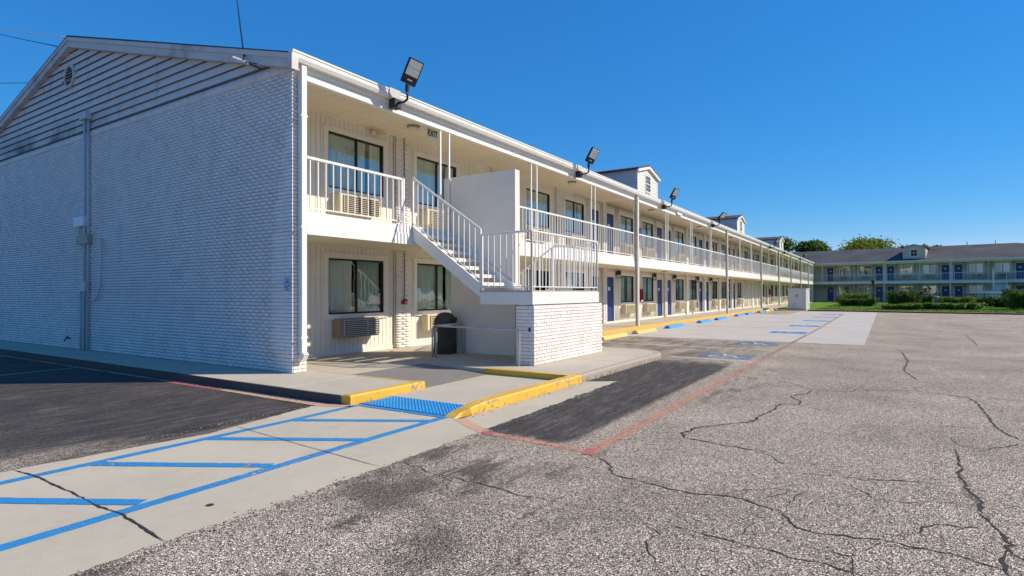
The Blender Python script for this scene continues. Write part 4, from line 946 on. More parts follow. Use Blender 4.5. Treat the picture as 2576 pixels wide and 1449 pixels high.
# fire alarm + conduit
fa = thing('fire_alarm', 'small red fire alarm pull station on the brick pilaster', 'fire alarm', (4.66, WY-0.09, 1.14))
MB().box(0, 0.12, -0.05, 0, 0, 0.13).build('alarm_body', M['red'], fa, bevel=0.006)
MB().box(-0.06, -0.015, -0.04, 0, 0.0, 0.10).build('alarm_bell', M['red'], fa, bevel=0.005)
MB().box(0.03, 0.09, -0.056, -0.051, 0.03, 0.06).build('handle', M['boxwhite'], fa)
# exit sign
ex = thing('exit_sign', 'hanging EXIT sign under the upper soffit beside the first thin posts', 'exit sign', (4.22, 0.38, 5.16))
MB().box(-0.19, 0.19, -0.025, 0.025, 0.0, 0.26).build('sign_body', M['exitface'], ex, bevel=0.004)
MB().box(-0.08, 0.08, -0.02, 0.02, 0.262, 0.335).build('sign_bracket', M['white'], ex)
def text(s, size, mat, par, loc, rot, ext=0.002, sx=1):
    cu = bpy.data.curves.new('lettering', 'FONT'); cu.body = s; cu.size = size; cu.extrude = ext; cu.align_x = 'CENTER'; cu.align_y = 'CENTER'; cu.offset = size*0.02
    o = bpy.data.objects.new('lettering', cu); COL.objects.link(o)
    dg = bpy.context.evaluated_depsgraph_get(); me = bpy.data.meshes.new_from_object(o.evaluated_get(dg)); bpy.data.objects.remove(o)
    me.materials.clear(); me.materials.append(mat); q = place('lettering', me, par, loc); q.rotation_euler = rot; q.scale = (sx, 1, 1); return q
text('EXIT', 0.21, M['signgreen'], ex, (0.0, -0.028, 0.13), (math.pi/2, 0, 0), sx=0.86)
text('EXIT', 0.21, M['signgreen'], ex, (0.0, 0.028, 0.13), (math.pi/2, 0, math.pi), sx=0.86)
# wheelchair marker on the end wall
ws = thing('accessible_sign', 'small blue wheelchair marker on the end wall near the corner', 'sign', (-0.006, 0.14, 1.60))
MB().box(-0.002, 0.002, -0.085, 0.085, -0.13, 0.11).build('sign_plate', M['signlilac'], ws)
q = MB(); wheelchair(q, 0, 0.0, 0.20, 0)
q.v = [(-0.004, -x, y+0.01) for x, y, _ in q.v]; q.build('wheelchair_symbol', M['signblue'], ws)
MB().box(-0.005, -0.003, -0.02, 0.02, -0.112, -0.095).build('sign_arrow', M['signblue'], ws)
# conduits and boxes on the end wall
cd = thing('electrical_conduits', 'twin vertical conduits with junction boxes up the brick end wall', 'conduit', (0, 8.2, 0))
o = (0, 8.2, 0)
L(MB().tube([(-0.07, 8.24, 0.0), (-0.07, 8.24, 5.9)], 0.035, 8), 'conduit_pipe', 'conduit', cd, o, smooth=True)
L(MB().tube([(-0.05, 8.08, 0.0), (-0.05, 8.08, 5.95)], 0.028, 8), 'conduit_pipe', 'conduit', cd, o, smooth=True)
L(MB().tube([(-0.07, 8.45, 0.0), (-0.07, 8.45, 1.50)], 0.026, 8), 'conduit_pipe', 'conduit', cd, o, smooth=True)
L(MB().box(-0.14, 0.0, 8.02, 8.40, 5.86, 6.06), 'conduit_head', 'conduit', cd, o, bevel=0.01)
L(MB().box(-0.13, 0.0, 8.18, 8.74, 3.16, 3.40), 'junction_box', 'boxwhite', cd, o, bevel=0.006, label='white junction box, the upper of the two')
L(MB().box(-0.12, 0.0, 7.96, 8.62, 2.70, 2.94), 'junction_box', 'boxolive', cd, o, bevel=0.006, label='tan junction box below the white one')
L(MB().box(-0.12, 0.0, 8.10, 8.40, 1.50, 1.74), 'junction_box', 'conduit', cd, o, bevel=0.01)
for yy in (8.34, 8.48, 8.6): L(MB().tube([(-0.05, yy, 2.93), (-0.05, yy, 3.17)], 0.014, 6), 'conduit_pipe', 'conduit', cd, o)
L(MB().tube([(-0.05, 8.5, 1.28), (-0.05, 7.75, 1.28), (-0.05, 7.55, 1.36), (-0.05, 7.38, 1.62), (-0.05, 7.34, 2.2), (-0.05, 7.34, 2.7)], 0.018, 8), 'conduit_pipe', 'conduit', cd, o, smooth=True)
L(MB().box(-0.08, 0, 7.30, 7.38, 2.66, 2.78), 'junction_box', 'conduit', cd, o)
sp = thing('wall_spigot', 'small dark garden tap low on the brick end wall', 'tap', (0, 9.25, 0.27))
MB().tube([(0, 0, 0), (-0.10, 0, 0), (-0.13, 0, -0.03), (-0.13, 0, -0.08)], 0.018, 8).build('spout', M['black'], sp)
MB().lathe((-0.07, 0, 0.02), [(0.03, 0.0), (0.035, 0.02), (0.01, 0.03)], 8).build('tap_handle', M['black'], sp)
# twin security spots at the head of the wall
sc_ = thing('security_light', 'pale twin-head security light at the top of the upper wall', 'light', (3.70, WY-0.02, 5.42))
MB().box(-0.05, 0.05, -0.04, 0.0, -0.04, 0.06).build('light_base', M['diffuser'], sc_, bevel=0.005)
for s in (-1, 1):
    MB().tube([(s*0.04, -0.03, 0.0), (s*0.11, -0.10, -0.02), (s*0.19, -0.22, -0.05)], [0.02, 0.045, 0.06], 10).build('spot_head', M['diffuser'], sc_, smooth=True)
# ceiling lights
for i, x in enumerate((4.0, 12.5, 21.1, 29.8, 38.4, 47.1, 55.8)):
    ords = ['over the stairs', 'behind the second floodlight', 'by the first dormer', 'between the first and second dormer', 'just short of the second dormer', 'past the second dormer', 'farthest seen along the balcony']
    c = thing('ceiling_light', 'round flush ceiling light of the upper balcony '+ords[i], 'ceiling light', (x, 0.78, 5.40), group='round lights on the balcony soffit')
    MB().lathe((0, 0, 0), [(0.15, 0.10), (0.16, 0.07), (0.15, 0.055)], 20).build('light_base', M['acdark'], c, smooth=True)
    MB().lathe((0, 0, 0), [(0.145, 0.054), (0.13, 0.02), (0.08, 0.0), (0.01, -0.004)], 20).build('diffuser', M['diffuser'], c, smooth=True)
for x in (23.4, 38.0): 
    c = thing('ceiling_light', 'round ceiling light under the balcony slab at %s' % ('the first tall post bay' if x < 30 else 'the third tall post bay'), 'ceiling light', (x, 0.9, 2.44), group='round lights under the balcony slab')
    MB().lathe((0, 0, 0), [(0.15, 0.09), (0.15, 0.055)], 16).build('light_base', M['acdark'], c); MB().lathe((0, 0, 0), [(0.14, 0.054), (0.1, 0.01)], 16).build('diffuser', M['diffuser'], c)
# floodlights on the eave
def floodlight(x, label, tilt):
    t = thing('floodlight', label, 'floodlight', (x, -0.06, 5.44), group='black floodlights along the roof edge')
    MB().box(-0.09, 0.11, -0.17, 0.0, -0.10, 0.10).build('mounting_box', M['black'], t, bevel=0.008)
    MB().box(-0.22, 0.10, -0.155, -0.135, 0.10, 0.285).build('gutter_patch', M['steel'], t)
    MB().tube([(0.0, -0.10, 0.0), (0.0, -0.36, 0.0), (0.0, -0.44, 0.04), (-0.02, -0.46, 0.12), (-0.03, -0.46, 0.25)], 0.026, 8).build('arm', M['black'], t, smooth=True)
    MB().tube([(-0.03, -0.46, 0.19), (-0.03, -0.47, 0.33)], 0.045, 10).build('arm_collar', M['black'], t)
    h = place('lamp_head', None, t, (-0.03, -0.47, 0.34))
    # head axes: long axis up, face toward the lot (-y) and down
    h.rotation_mode = 'XYZ'; h.rotation_euler = tilt
    body = MB().box(-0.185, 0.185, -0.03, 0.035, 0.0, 0.56)
    b = body.build('lamp_head', M['black'], t, bevel=0.012); b.location = h.location; b.rotation_euler = tilt; b.scale = (0.9, 1, 0.92)
    bpy.data.objects.remove(h)
    for k in range(2):
        MB().box(-0.155, 0.155, -0.036, -0.0305, 0.195+k*0.172, 0.36+k*0.172).build('lens', M['lens'], b, bevel=0.002)
    MB().box(-0.055, 0.065, -0.036, -0.0305, 0.085, 0.115).build('sensor', M['lens'], b)
    for k in range(7): MB().box(-0.17+k*0.055, -0.16+k*0.055, 0.035, 0.06, 0.05, 0.5).build('cooling_fin', M['black'], b)
tl = (math.radians(28), math.radians(13), math.radians(-22))
fl = [(2.42, 'nearest black floodlight, above the corner balcony'), (11.2, 'black floodlight short of the first dormer'), (20.2, 'black floodlight in front of the first dormer'), (29.4, 'black floodlight between the first two dormers'),
      (38.4+11.7, 'black floodlight between the second and third dormer'), (58.9, 'black floodlight standing against the third dormer'), (72.0, 'farthest black floodlight on the roof edge')]
for i, (x, lab) in enumerate(fl): floodlight(x, lab, tl if i < 3 else (math.radians(40), math.radians(20), math.radians(-30)))
# hanging sign panels on the beam
hs_ = thing('beam_sign', 'small white notice panels fixed on the eave beam past the first dormer', 'sign', (22.9, -0.07, 5.36))
for k in range(3): MB().box(-0.42+k*0.28, -0.15+k*0.28, -0.02, 0.0, 0.0, 0.17).build('sign_panel', M['boxwhite'], hs_, bevel=0.003)
# fire extinguisher cabinets
for x, z, lab in ((22.0, 0.95, 'red fire extinguisher cabinet on the ground floor behind the first tall post'), (21.9, 4.05, 'red fire extinguisher cabinet on the upper wall behind the first tall post'), (61.5, 1.1, 'distant red cabinet on the ground floor beside the white utility cabinet')):
    c = thing('extinguisher_cabinet', lab, 'fire cabinet', (x, WY-0.08, z), group='red fire cabinets on the room walls')
    MB().box(-0.16, 0.16, -0.16, 0, 0, 0.66).build('cabinet_body', M['red'], c, bevel=0.008)
    MB().box(-0.12, 0.12, -0.166, -0.161, 0.12, 0.60).build('cabinet_window', M['glass'], c); MB().box(-0.14, 0.14, -0.164, -0.1605, 0.02, 0.09).build('cabinet_label', M['boxwhite'], c)
# wall lanterns
for i, x in enumerate((19.15, 24.18, 27.8, 32.8, 36.4, 41.9)):
    lab = ['beside the first ground-floor window past the stairs', 'beside the window with the red cabinet', 'left of the third ground-floor window past the stairs', 'right of the fourth ground-floor window past the stairs', 'between the paired doors by the second tall post', 'beyond the second tall downspout post'][i]
    c = thing('wall_lantern', 'black wall lantern '+lab, 'wall lantern', (x, WY-0.02, 2.10), group='black lanterns on the ground-floor wall')
    MB().box(-0.05, 0.05, -0.03, 0.0, 0.14, 0.34).build('back_plate', M['black'], c, bevel=0.004)
    MB().tube([(0, -0.02, 0.30), (0, -0.10, 0.38), (0, -0.15, 0.33)], 0.012, 6).build('bracket', M['black'], c)
    MB().box(-0.05, 0.05, -0.21, -0.09, 0.02, 0.30).build('lantern_glass', M['lens'], c)
    lb = MB().box(-0.065, 0.065, -0.225, -0.075, 0.302, 0.36).box(-0.065, 0.065, -0.225, -0.075, -0.01, 0.018)
    for ax in (-0.06, 0.052):
        for ay in (-0.22, -0.088): lb.box(ax, ax+0.01, ay, ay+0.01, 0.018, 0.302)
    lb.box(-0.055, 0.055, -0.213, -0.087, 0.16, 0.30)
    lb.build('lantern_frame', M['black'], c)
# cables and mast insulator
D0 = [Vector(v) for v in ((0.586, 0.93, 0.478), (0.358, 1.282, 0.459), (0.359, 1.283, 0.366))]
mi = thing('service_insulator', 'white cable insulator on a bracket at the right end of the gable', 'insulator', (-0.02, 0.90, 5.62))
MB().tube([(0, 0, 0), (-0.30, 0.02, 0.03)], 0.014, 6).build('bracket', M['black'], mi)
MB().tube([(-0.24, 0.0, 0.02), (-0.42, 0.22, 0.12)], 0.028, 8).build('insulator_body', M['boxwhite'], mi)
MB().tube([(-0.22, -0.2, -0.02), (-0.28, 0.1, 0.06)], 0.010, 6).build('bracket', M['black'], mi)
def cable(name, a, b, r, mat, label, sag=0.0, grp='overhead service cables'):
    a, b = Vector(a), Vector(b); pts = [a.lerp(b, i/24)+Vector((0, 0, -sag*4*(i/24)*(1-i/24))) for i in range(25)]
    MB().tube(pts, r, 6).build(name, M[mat], smooth=True, label=label, cat='cable', group=grp)
cable('overhead_cable', (-0.34, 0.92, 5.70), CAMP+Vector((0.578, 0.941, 0.539))*27, 0.017, 'cable', 'dark cable rising steeply from the insulator at the gable corner')
apx = Vector((-0.17, APY+0.05, APZ+0.02))
cable('overhead_cable', apx, CAMP+Vector((0.336, 1.317, 0.4645))*30, 0.017, 'whitecable', 'pale overhead cable reaching the gable peak from the left')
cable('overhead_cable', apx+Vector((0, 0.5, -0.12)), CAMP+Vector((0.336, 1.317, 0.4615))*30, 0.014, 'cable', 'thin dark cable slung just below the pale one at the gable peak', sag=0.04)
cable('overhead_cable', (-0.05, 9.55, 7.10), CAMP+Vector((0.337, 1.317, 0.365))*30, 0.012, 'cable', 'thin dark cable running level to the round gable vent')

# ================================================================ UTILITY CABINET
uc = thing('utility_cabinet', 'big white utility cabinet standing at the edge of the lawn', 'utility cabinet', (47.6, -3.3, G0))
MB().box(0, 2.75, 0, 1.45, 0.006, 0.12).build('plinth', M['slab'], uc)
MB().box(0.03, 2.72, 0.03, 1.42, 0.12, 1.80).build('cabinet_body', M['cabinet'], uc, bevel=0.015)
MB().box(-0.02, 2.77, -0.02, 1.47, 1.802, 1.86).build('cabinet_top', M['cabinet'], uc, bevel=0.01)
MB().box(0.008, 0.028, 0.22, 1.25, 0.62, 1.62).build('access_panel', M['cabinet'], uc, bevel=0.004)
MB().box(0.008, 0.028, 0.22, 1.25, 0.18, 0.56).build('access_panel', M['cabinet'], uc, bevel=0.004)
MB().box(-0.001, 0.007, 0.62, 0.86, 1.12, 1.36).build('warning_label', M['boxolive'], uc)
MB().box(0.8, 1.3, 0.008, 0.028, 0.7, 1.5).build('access_panel', M['cabinet'], uc); MB().box(1.5, 2.3, 0.008, 0.028, 0.25, 0.7).build('access_panel', M['cabinet'], uc)

# ================================================================ FAR WING
TH = 0.1065; RZ = -math.pi/2-TH
wg = thing('far_motel_wing', 'far two-storey motel wing closing the lot, with blue doors and dark roof', 'motel', (91.2, -1.0, 0), RZ)
PW = 3.83; NW = 8; SX = 1.55/WIN_W
XE = 34.0
wb_ = []
for k in range(NW):
    xa = PW*k; even = k % 2 == 0
    wx = xa+1.76 if even else xa+0.64; dx = xa+0.30 if even else xa+2.72
    for fl_, (zb, zt) in enumerate(((0.0, 2.53), (FZ, 5.52))):
        wall_bay(wg, k, xa, xa+PW, zb, zt, [(wx, wx+1.55, zb+0.94, zb+2.24), (dx, dx+0.86, zb, zb+2.15)], wb_, pitch=0.16)
        add_window(wg, wx, WY, zb+0.94, sx=SX, v=(3, 4, 2, 4, 3)[(k*2+fl_*3) % 5]); add_ac(wg, wx+0.2, WY+0.01, zb+0.38, sx=0.85)
        add_door(wg, dx, WY, zb, sx=0.95, hand=1 if even else -1)
    for zb, zt in ((0, 2.5), (FZ, 5.5)): MB().box(xa+PW-0.15, xa+PW+0.15, WY-0.07, WY-0.001, zb, zt).build('pilaster', M['wingwall'], wg)
np_boxes('siding_boards', [((a+b)/2, WY+0.008, (c+d)/2) for a, b, c, d in wb_], [((b-a)/2-0.006, 0.008, (d-c)/2) for a, b, c, d in wb_], M['wingwall'], wg, kind='stuff')
MB().box(-12, 0, WY+0.014, WY+0.12, 0, 5.52).build('wall', M['wingwall'], wg)
MB().box(PW*NW, XE, WY+0.014, WY+0.12, 0, 5.52).build('wall', M['wingwall'], wg)
MB().box(-12, XE, WY+0.40, WY+0.45, 0, 5.5).build('inner_wall', M['dark'], wg)
MB().box(-12, XE, 0.0, WY, 2.53, FZ).build('balcony_slab', M['casing'], wg)
MB().box(-12, XE, -0.25, WY+0.3, 5.45, 5.55).build('soffit', M['soffit'], wg)
MB().box(-2.6, XE, -0.012, 0.10, 5.31, 5.448).build('eave_beam', M['casing'], wg)
MB().box(-2.9, XE+0.3, -0.36, -0.22, 5.55, 5.70).build('gutter', M['gutter'], wg)
MB().box(-12, XE, -0.05, WY, -0.1, 0.0).build('walkway', M['walk'], wg)
MB().box(-12, XE-0.1, 3.0, 17, 0, 5.5).build('rear_block', M['wingwall'], wg)
hip = MB().add([(-14, -0.3, 5.62), (XE+0.3, -0.3, 5.62), (22.2, 8.5, 8.05), (-14, 8.5, 8.05), (XE+0.3, 17.4, 5.62), (-14, 17.4, 5.62), (-14, -0.3, 5.55), (XE+0.3, -0.3, 5.55), (XE+0.3, 17.4, 5.55), (-14, 17.4, 5.55)],
    [(0, 1, 2, 3), (1, 4, 2), (3, 2, 4, 5), (0, 3, 5), (6, 9, 8, 7), (0, 6, 7, 1), (1, 7, 8, 4), (4, 8, 9, 5), (5, 9, 6, 0)]).build('roof', M['shingle'], wg)
for x in (16.9, 20.0): MB().tube([(x, 8.2, 7.9), (x, 8.2, 8.5)], 0.05, 8).build('vent_pipe', M['steel'], wg)
for x in (0.0, 7.97, 11.9, 15.4, 24.0, 28.2, 32.4): MB().box(x-0.04, x+0.04, 0.0, 0.08, FZ, 5.31).build('post', M['rail'], wg)
for x in (7.9, 15.3, 23.9): MB().box(x-0.15, x-0.05, -0.10, -0.02, 0.0, 5.5).build('downspout', M['casing'], wg)
wr = MB().box(-2, 18.1, 0.0, 0.05, 3.88, 3.93).box(-2, 18.1, 0.01, 0.04, 2.98, 3.01).box(21.0, XE, 0.0, 0.05, 3.88, 3.93).box(21.0, XE, 0.01, 0.04, 2.98, 3.01).build('railing', M['rail'], wg)
bx = [x for x in np.arange(-2, 18.1, 0.17)]+[x for x in np.arange(21.0, XE, 0.17)]
np_boxes('balusters', [(x, 0.025, 3.44) for x in bx], [(0.0095, 0.0095, 0.44)]*len(bx), M['rail'], wr, kind='stuff')
# wing dormer
xc, hw, y0, ze, za, yb = 11.2, 1.3, 1.0, 7.55, 7.9, 8.2
c = MB().add([(xc-hw, y0, 5.9), (xc+hw, y0, 5.9), (xc+hw, y0, ze), (xc, y0, za), (xc-hw, y0, ze), (xc-hw, yb, 7.3), (xc+hw, yb, 7.3), (xc+hw, yb, ze), (xc, yb, za), (xc-hw, yb, ze)],
             [(0, 1, 2, 3, 4), (9, 8, 7, 6, 5), (0, 4, 9, 5), (1, 6, 7, 2), (4, 3, 8, 9), (2, 7, 8, 3), (0, 5, 6, 1)]).build('dormer', M['wingwall'], wg)
for s in (-1, 1):
    MB().add([(xc+s*(hw+0.2), y0-0.2, ze-0.03), (xc, y0-0.2, za+0.02), (xc, yb, za+0.02), (xc+s*(hw+0.2), yb, ze-0.03), (xc+s*(hw+0.2), y0-0.2, ze+0.03), (xc, y0-0.2, za+0.09), (xc, yb, za+0.09), (xc+s*(hw+0.2), yb, ze+0.03)],
             [(0, 1, 2, 3), (7, 6, 5, 4), (0, 4, 5, 1), (1, 5, 6, 2), (2, 6, 7, 3), (3, 7, 4, 0)]).build('dormer_roof', M['shingle'], c)
for k in range(9):
    z = 6.05+k*0.16; MB().obox((xc, y0-0.014, z+0.075), (hw, 0, 0), (0, 0.012, 0), (0, 0.006, 0.074)).build('dormer_clapboard', M['wingwall'], c)
fr = MB().box(xc-0.42, xc+0.42, y0-0.04, y0-0.032, 6.3, 7.25).build('dormer_window', M['casing'], c)
for a in (-0.35, 0.02):
    for b in (6.36, 6.80): MB().box(xc+a, xc+a+0.33, y0-0.052, y0-0.042, b, b+0.39).build('pane', M['frame'], fr)
# its own staircase, mirrored copy of the near one
s2 = copy_tree(st, None, skip=('brick', 'end_brick'))
dgo = Vector((math.cos(RZ), math.sin(RZ), 0)); pos = Vector((91.2, -1.0, 0))+dgo*19.6
s2.location = pos; s2.rotation_euler = (0, 0, RZ); s2.scale = (-0.9, 1, 1)
s2['label'] = 'distant white staircase in front of the far motel wing'

# ================================================================ LAWN, SHRUBS, TREES
lawn = MB().prism([(46.3, -3.75), (46.0, -6.2), (44.5, -10.7), (43.4, -16.4), (42.2, -24), (41, -40), (95, -40), (94, -4.0), (93.0, -0.6), (50.9, -0.6), (50.9, -3.45), (47.3, -3.6)][::-1], G0-0.05, -0.03).build('lawn', M['grass'], kind='structure')
kp = [(47.3, -3.45), (46.15, -3.75), (45.85, -6.2), (44.35, -10.7), (43.25, -16.4), (42.05, -24), (40.9, -40)]
kk = MB()
for a, b in zip(kp, kp[1:]):
    d = (Vector((*b, 0))-Vector((*a, 0))).normalized(); nn = Vector((-d.y, d.x, 0))*0.16
    kk.prism([a, b, (b[0]+nn.x, b[1]+nn.y), (a[0]+nn.x, a[1]+nn.y)], G0-0.02, -0.018)
lk = kk.build('lawn_kerb', M['walk'], kind='structure')
rk = MB()
for a, b in zip(kp, kp[1:]):
    d = (Vector((*b, 0))-Vector((*a, 0))).normalized(); nn = Vector((d.y, -d.x, 0))*0.004
    rk.add([(a[0]+nn.x, a[1]+nn.y, G0), (b[0]+nn.x, b[1]+nn.y, G0), (b[0]+nn.x, b[1]+nn.y, -0.04), (a[0]+nn.x, a[1]+nn.y, -0.04)], [(0, 1, 2, 3)])
rk.build('red_kerb_face', M['red'], lk)
def in_lawn(x, y): return y < -3.9 and x > 46.4-(abs(y+3.9)*0.25)+0.2
gv, gf = [], []
for i in range(26000):
    y = random.uniform(-30, -3.8); x = 43+random.random()**1.6*30
    if not in_lawn(x, y): continue
    a = random.uniform(0, math.pi); h = random.uniform(0.03, 0.075); w = random.uniform(0.01, 0.03); k = len(gv); tx, ty = random.gauss(0, .02), random.gauss(0, .02)
    gv += [(x-w*math.cos(a), y-w*math.sin(a), -0.035), (x+w*math.cos(a), y+w*math.sin(a), -0.035), (x+tx, y+ty, -0.03+h)]; gf.append((k, k+1, k+2))
MB().add(gv, gf).build('grass_blades', M['grass'], kind='stuff')
def leaves(n, pt, size, seed, mat, name, parent, core=None, flat=0.0):
    r = np.random.default_rng(seed); Pn = pt(n, r); m_ = len(Pn)
    nrm = r.normal(size=(m_, 3)); nrm /= np.linalg.norm(nrm, axis=1)[:, None]
    t = np.cross(nrm, r.normal(size=(m_, 3))); t /= np.linalg.norm(t, axis=1)[:, None]; b = np.cross(nrm, t)
    s = size*r.uniform(0.6, 1.4, (m_, 1))
    V = np.stack([Pn-t*s, Pn-b*s*0.55, Pn+t*s, Pn+b*s*0.55], 1).reshape(-1, 3)
    Fc = np.arange(m_*4).reshape(-1, 4)
    me = bpy.data.meshes.new(name); me.vertices.add(len(V)); me.vertices.foreach_set('co', V.ravel())
    me.loops.add(Fc.size); me.loops.foreach_set('vertex_index', Fc.ravel().astype(np.int32)); me.polygons.add(m_)
    me.polygons.foreach_set('loop_start', np.arange(0, Fc.size, 4, dtype=np.int32)); me.polygons.foreach_set('loop_total', np.full(m_, 4, np.int32)); me.update(calc_edges=True)
    me.materials.append(mat); return place(name, me, parent)
def shrub(name, label, loc, dims, seed, mat='leafshrub', n=3500, size=0.07, group='trimmed shrubs on the lawn', cat='shrub', stems=True):
    t = thing(name, label, cat, (loc[0], loc[1], -0.05), group=group); dx, dy, dz = dims
    def pt(n, r):
        p = r.uniform(-1, 1, (n, 3)); ax = r.integers(0, 3, n); sg = np.where(r.random(n) < 0.5, -1, 1)
        q = p.copy(); q[np.arange(n), ax] = sg*(1-r.random(n)**2*0.35)
        q[:, 2] = np.where((ax == 2) & (sg < 0), np.abs(q[:, 2]), q[:, 2])
        k = (np.abs(q[:, :2])**4).sum(1); q[:, :2] /= np.maximum(1, k**0.25)[:, None]
        lump = 1+0.16*np.sin(q[:, 0]*5+seed)*np.cos(q[:, 1]*6*dy/2.2+seed*2)+0.10*np.sin(q[:, 1]*13+q[:, 0]*9+seed)+0.06*r.normal(size=n)
        z = (q[:, 2]*0.5+0.5); tap = 0.80+0.20*np.minimum(1, z*2)
        return np.stack([q[:, 0]*dx/2*tap*lump, q[:, 1]*dy/2*tap*lump, (0.06+0.80*z*lump)*dz], 1)
    leaves(n, pt, size, seed, M[mat], 'foliage', t)
    pr_ = [(x*0.80*dx/2, y*0.80*dy/2) for x, y in [(math.copysign(abs(math.cos(a))**0.6, math.cos(a)), math.copysign(abs(math.sin(a))**0.6, math.sin(a))) for a in [k*math.pi/8+0.1 for k in range(16)]]]
    MB().prism(pr_, dz*0.12, dz*0.72).build('inner_growth', M['leafshrub'], t)
    if stems:
        for k in range(3): MB().tube([(random.uniform(-.1, .1)*dx, random.uniform(-.2, .2)*dy, 0), (random.uniform(-.2, .2)*dx, random.uniform(-.2, .2)*dy, dz*0.6)], [0.03, 0.015], 5).build('stem', M['bark'], t)
shrub('trimmed_shrub', 'long flat-topped dark shrub nearest the white utility cabinet', (61.5, -6.5), (1.6, 3.0, 0.80), 1, n=5000)
shrub('trimmed_shrub', 'lighter shrub rising behind the long flat-topped one', (66.0, -6.3), (1.5, 2.2, 1.35), 2, 'leafground')
shrub('trimmed_shrub', 'tall squarish shrub at the left end of the low ground cover', (53.6, -10.2), (1.8, 2.2, 1.45), 3, n=6500)
shrub('ground_cover', 'low spreading yellow-green ground cover shrub along the lawn kerb', (52.2, -12.8), (2.2, 4.6, 0.50), 4, 'leafground', n=9000, size=0.10, group='low planting', cat='ground cover', stems=False)
shrub('ground_cover', 'small ragged patch of ground cover below the tall squarish shrub', (50.2, -9.9), (1.6, 2.2, 0.42), 14, 'leafground', n=3500, size=0.09, group='low planting', cat='ground cover', stems=False)
shrub('trimmed_shrub', 'sunlit-topped shrub behind the middle of the ground cover', (63.0, -14.6), (1.8, 2.4, 0.95), 5, 'leafground', n=4500)
shrub('trimmed_shrub', 'dark flat shrub right of the sunlit-topped one', (66.0, -17.0), (1.7, 2.1, 0.85), 6, n=4500)
shrub('trimmed_shrub', 'wide dark shrub near the right edge of the photo', (61.5, -18.6), (2.0, 3.0, 0.95), 7, n=6000)
shrub('trimmed_shrub', 'tall dark shrub cut by the right edge of the photo', (53.5, -18.2), (2.4, 2.3, 1.55), 8, n=6500)
shrub('trimmed_shrub', 'small round shrub between the far wing and the ground cover', (68, -12.2), (1.4, 1.6, 1.05), 9, n=3500)
# tropical clump in front of the ground floor
tp = thing('strap_leaf_plant', 'clump of long strap leaves before the ground-floor window of the far wing', 'plant', (84, -4.3, -0.05))
sv = MB()
for i in range(40):
    a = random.uniform(0, 2*math.pi); l = random.uniform(0.5, 1.1); h = random.uniform(1.1, 2.2); w = 0.05
    p = [Vector((math.cos(a)*l*t, math.sin(a)*l*t, h*(t*1.6-t*t*0.7))) for t in (0, .3, .6, .85, 1)]
    s_ = Vector((-math.sin(a), math.cos(a), 0))*w; vs = []
    for j, q in enumerate(p): vs += [q-s_*(1-j*0.2), q+s_*(1-j*0.2)]
    sv.add(vs, [(2*j, 2*j+1, 2*j+3, 2*j+2) for j in range(4)])
sv.build('strap_leaves', M['leafground'], tp)
MB().tube([(0, 0, 0), (0.02, 0, 0.5)], [0.12, 0.06], 7).build('stem', M['bark'], tp)
def tree(label, loc, h, crown, seed, mat, n=7000, size=0.22, lobes=9):
    t = thing('broadleaf_tree', label, 'tree', loc, group='trees behind the far wing and added unseen trees across the lot'); r0 = random.Random(seed)
    cw, ch = crown; L_ = []
    for i in range(lobes):
        a = r0.uniform(0, 2*math.pi); q = r0.random()**0.6
        L_.append((math.cos(a)*q*cw*0.36, math.sin(a)*q*cw*0.36, h-ch/2+r0.uniform(-0.38, 0.32)*ch*(1-q*0.5), r0.uniform(0.16, 0.30)*cw))
    MB().tube([(0, 0, 0), (0.1, 0.05, h*0.3), (0.0, 0.1, h*0.6), (0.1, 0, h*0.85)], [0.3, 0.24, 0.15, 0.05], 8).build('trunk', M['bark'], t)
    for (x, y, z, r) in L_[:6]: MB().tube([(0, 0.05, h*0.35), (x*0.5, y*0.5, z-r*0.7), (x, y, z)], [0.12, 0.07, 0.02], 6).build('limb', M['bark'], t)
    def pt(n, r):
        k = r.integers(0, len(L_), n); Lb = np.array(L_)[k]; d = r.normal(size=(n, 3)); d /= np.linalg.norm(d, axis=1)[:, None]
        rad = Lb[:, 3:4]*(0.45+0.55*r.random((n, 1))**0.5)*(1+0.25*np.sin(d[:, :1]*7+k[:, None])+0.12*r.normal(size=(n, 1)))
        p = Lb[:, :3]+d*rad*np.array([1, 1, 0.72]); return p
    leaves(n, pt, size, seed, M[mat], 'crown', t)
tree('feathery dark green tree behind the joint of the two wings', (111, 6.8, 0), 11.6, (6.5, 5.5), 21, 'leafmid', n=6000)
tree('thin-topped dark tree right of the wing joint', (112, 2.3, 0), 11.2, (6.0, 5.0), 22, 'leafmid', n=5200)
tree('broad yellow-green tree, the largest behind the far roof', (114, -5.4, 0), 11.9, (10.5, 6.5), 23, 'leafyellow', n=12000, lobes=14)
tree('dark tree top just left of the far dormer', (116, -11.7, 0), 10.2, (4.0, 5.0), 24, 'leafdark', n=4000)
tree('small yellow-green tree top just right of the far dormer', (114, -15.3, 0), 10.3, (3.8, 4.4), 25, 'leafyellow', n=5000)
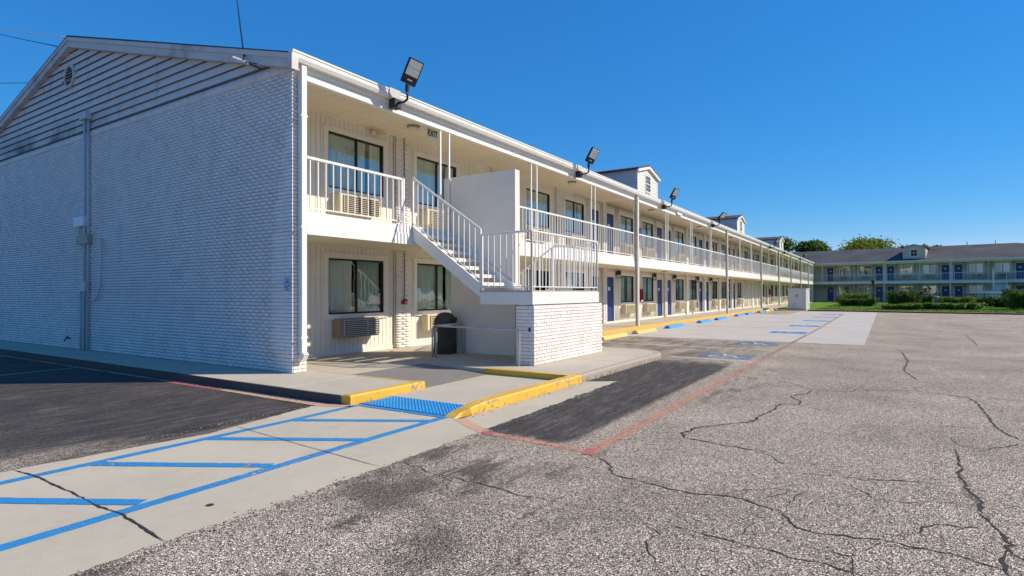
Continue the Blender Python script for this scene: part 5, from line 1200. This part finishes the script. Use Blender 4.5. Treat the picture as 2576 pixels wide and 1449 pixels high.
for i, (x, y, h, lab) in enumerate(((-24, -52, 9, 'westmost'), (-6, -56, 10, 'second from the west'), (14, -54, 9.5, 'third from the west'), (34, -57, 11, 'tall middle'), (55, -55, 9, 'low middle'), (80, -58, 11, 'wide'), (108, -56, 10, 'eastmost'))):
    tree('unseen tree added across the lot to darken room window reflections, %s one' % lab, (x, y, 0), h, (19, h*0.85), 40+i, 'leafdark', n=3500, size=0.95, lobes=14)  # added out of view behind the camera, to darken what the windows reflect
# pool fence, lamp and handrails in front of the far wing
pf = thing('pool_fence', 'dark picket fence of the pool area before the far wing', 'fence', (75, -6, -0.05))
MB().box(0, 0.03, -26, 0, 1.15, 1.19).box(0, 0.03, -26, 0, 0.12, 0.15).build('fence_rail', M['black'], pf)
for k in range(14): MB().box(-0.01, 0.04, -2*k-0.03, -2*k+0.03, 0, 1.3).build('fence_post', M['black'], pf)
np_boxes('fence_pickets', [(0.015, -0.12*i, 0.66) for i in range(1, 216)], [(0.008, 0.008, 0.50)]*215, M['black'], pf, kind='stuff')
wf = thing('white_picket_fence', 'short white picket fence in front of the distant staircase', 'fence', (84.0, -19.6, -0.05))
MB().box(0, 0.03, -2.6, 0, 1.36, 1.40).build('fence_rail', M['rail'], wf)
for k in range(15): MB().box(-0.005, 0.035, -0.18*k-0.02, -0.18*k+0.02, 0, 1.42).build('fence_picket', M['rail'], wf)
lp = thing('pool_lamp_post', 'black lamp post with a lantern head between lawn and far wing', 'lamp post', (70, -7.7, -0.05))
MB().tube([(0, 0, 0), (0, 0, 2.3)], [0.06, 0.04], 8).build('lamp_pole', M['black'], lp)
MB().lathe((0, 0, 2.3), [(0.06, 0), (0.12, 0.1), (0.16, 0.42), (0.20, 0.44), (0.04, 0.6)], 8).build('lantern_head', M['black'], lp)
for i, (y, lab) in enumerate(((-9.6, 'curved white pool handrail left of the tall squarish shrub'), (-13.3, 'curved white pool handrail right of the tall squarish shrub'))):
    ph = thing('pool_handrail', lab, 'handrail', (72, y, -0.05), group='curved pool handrails')
    MB().tube([(0, 0, 0), (0, 0, 0.75), (0, -0.15, 0.95), (0, -0.45, 0.85), (0, -0.75, 0.5), (0, -0.8, 0)], 0.03, 8).build('handrail_tube', M['boxwhite'], ph, smooth=True)
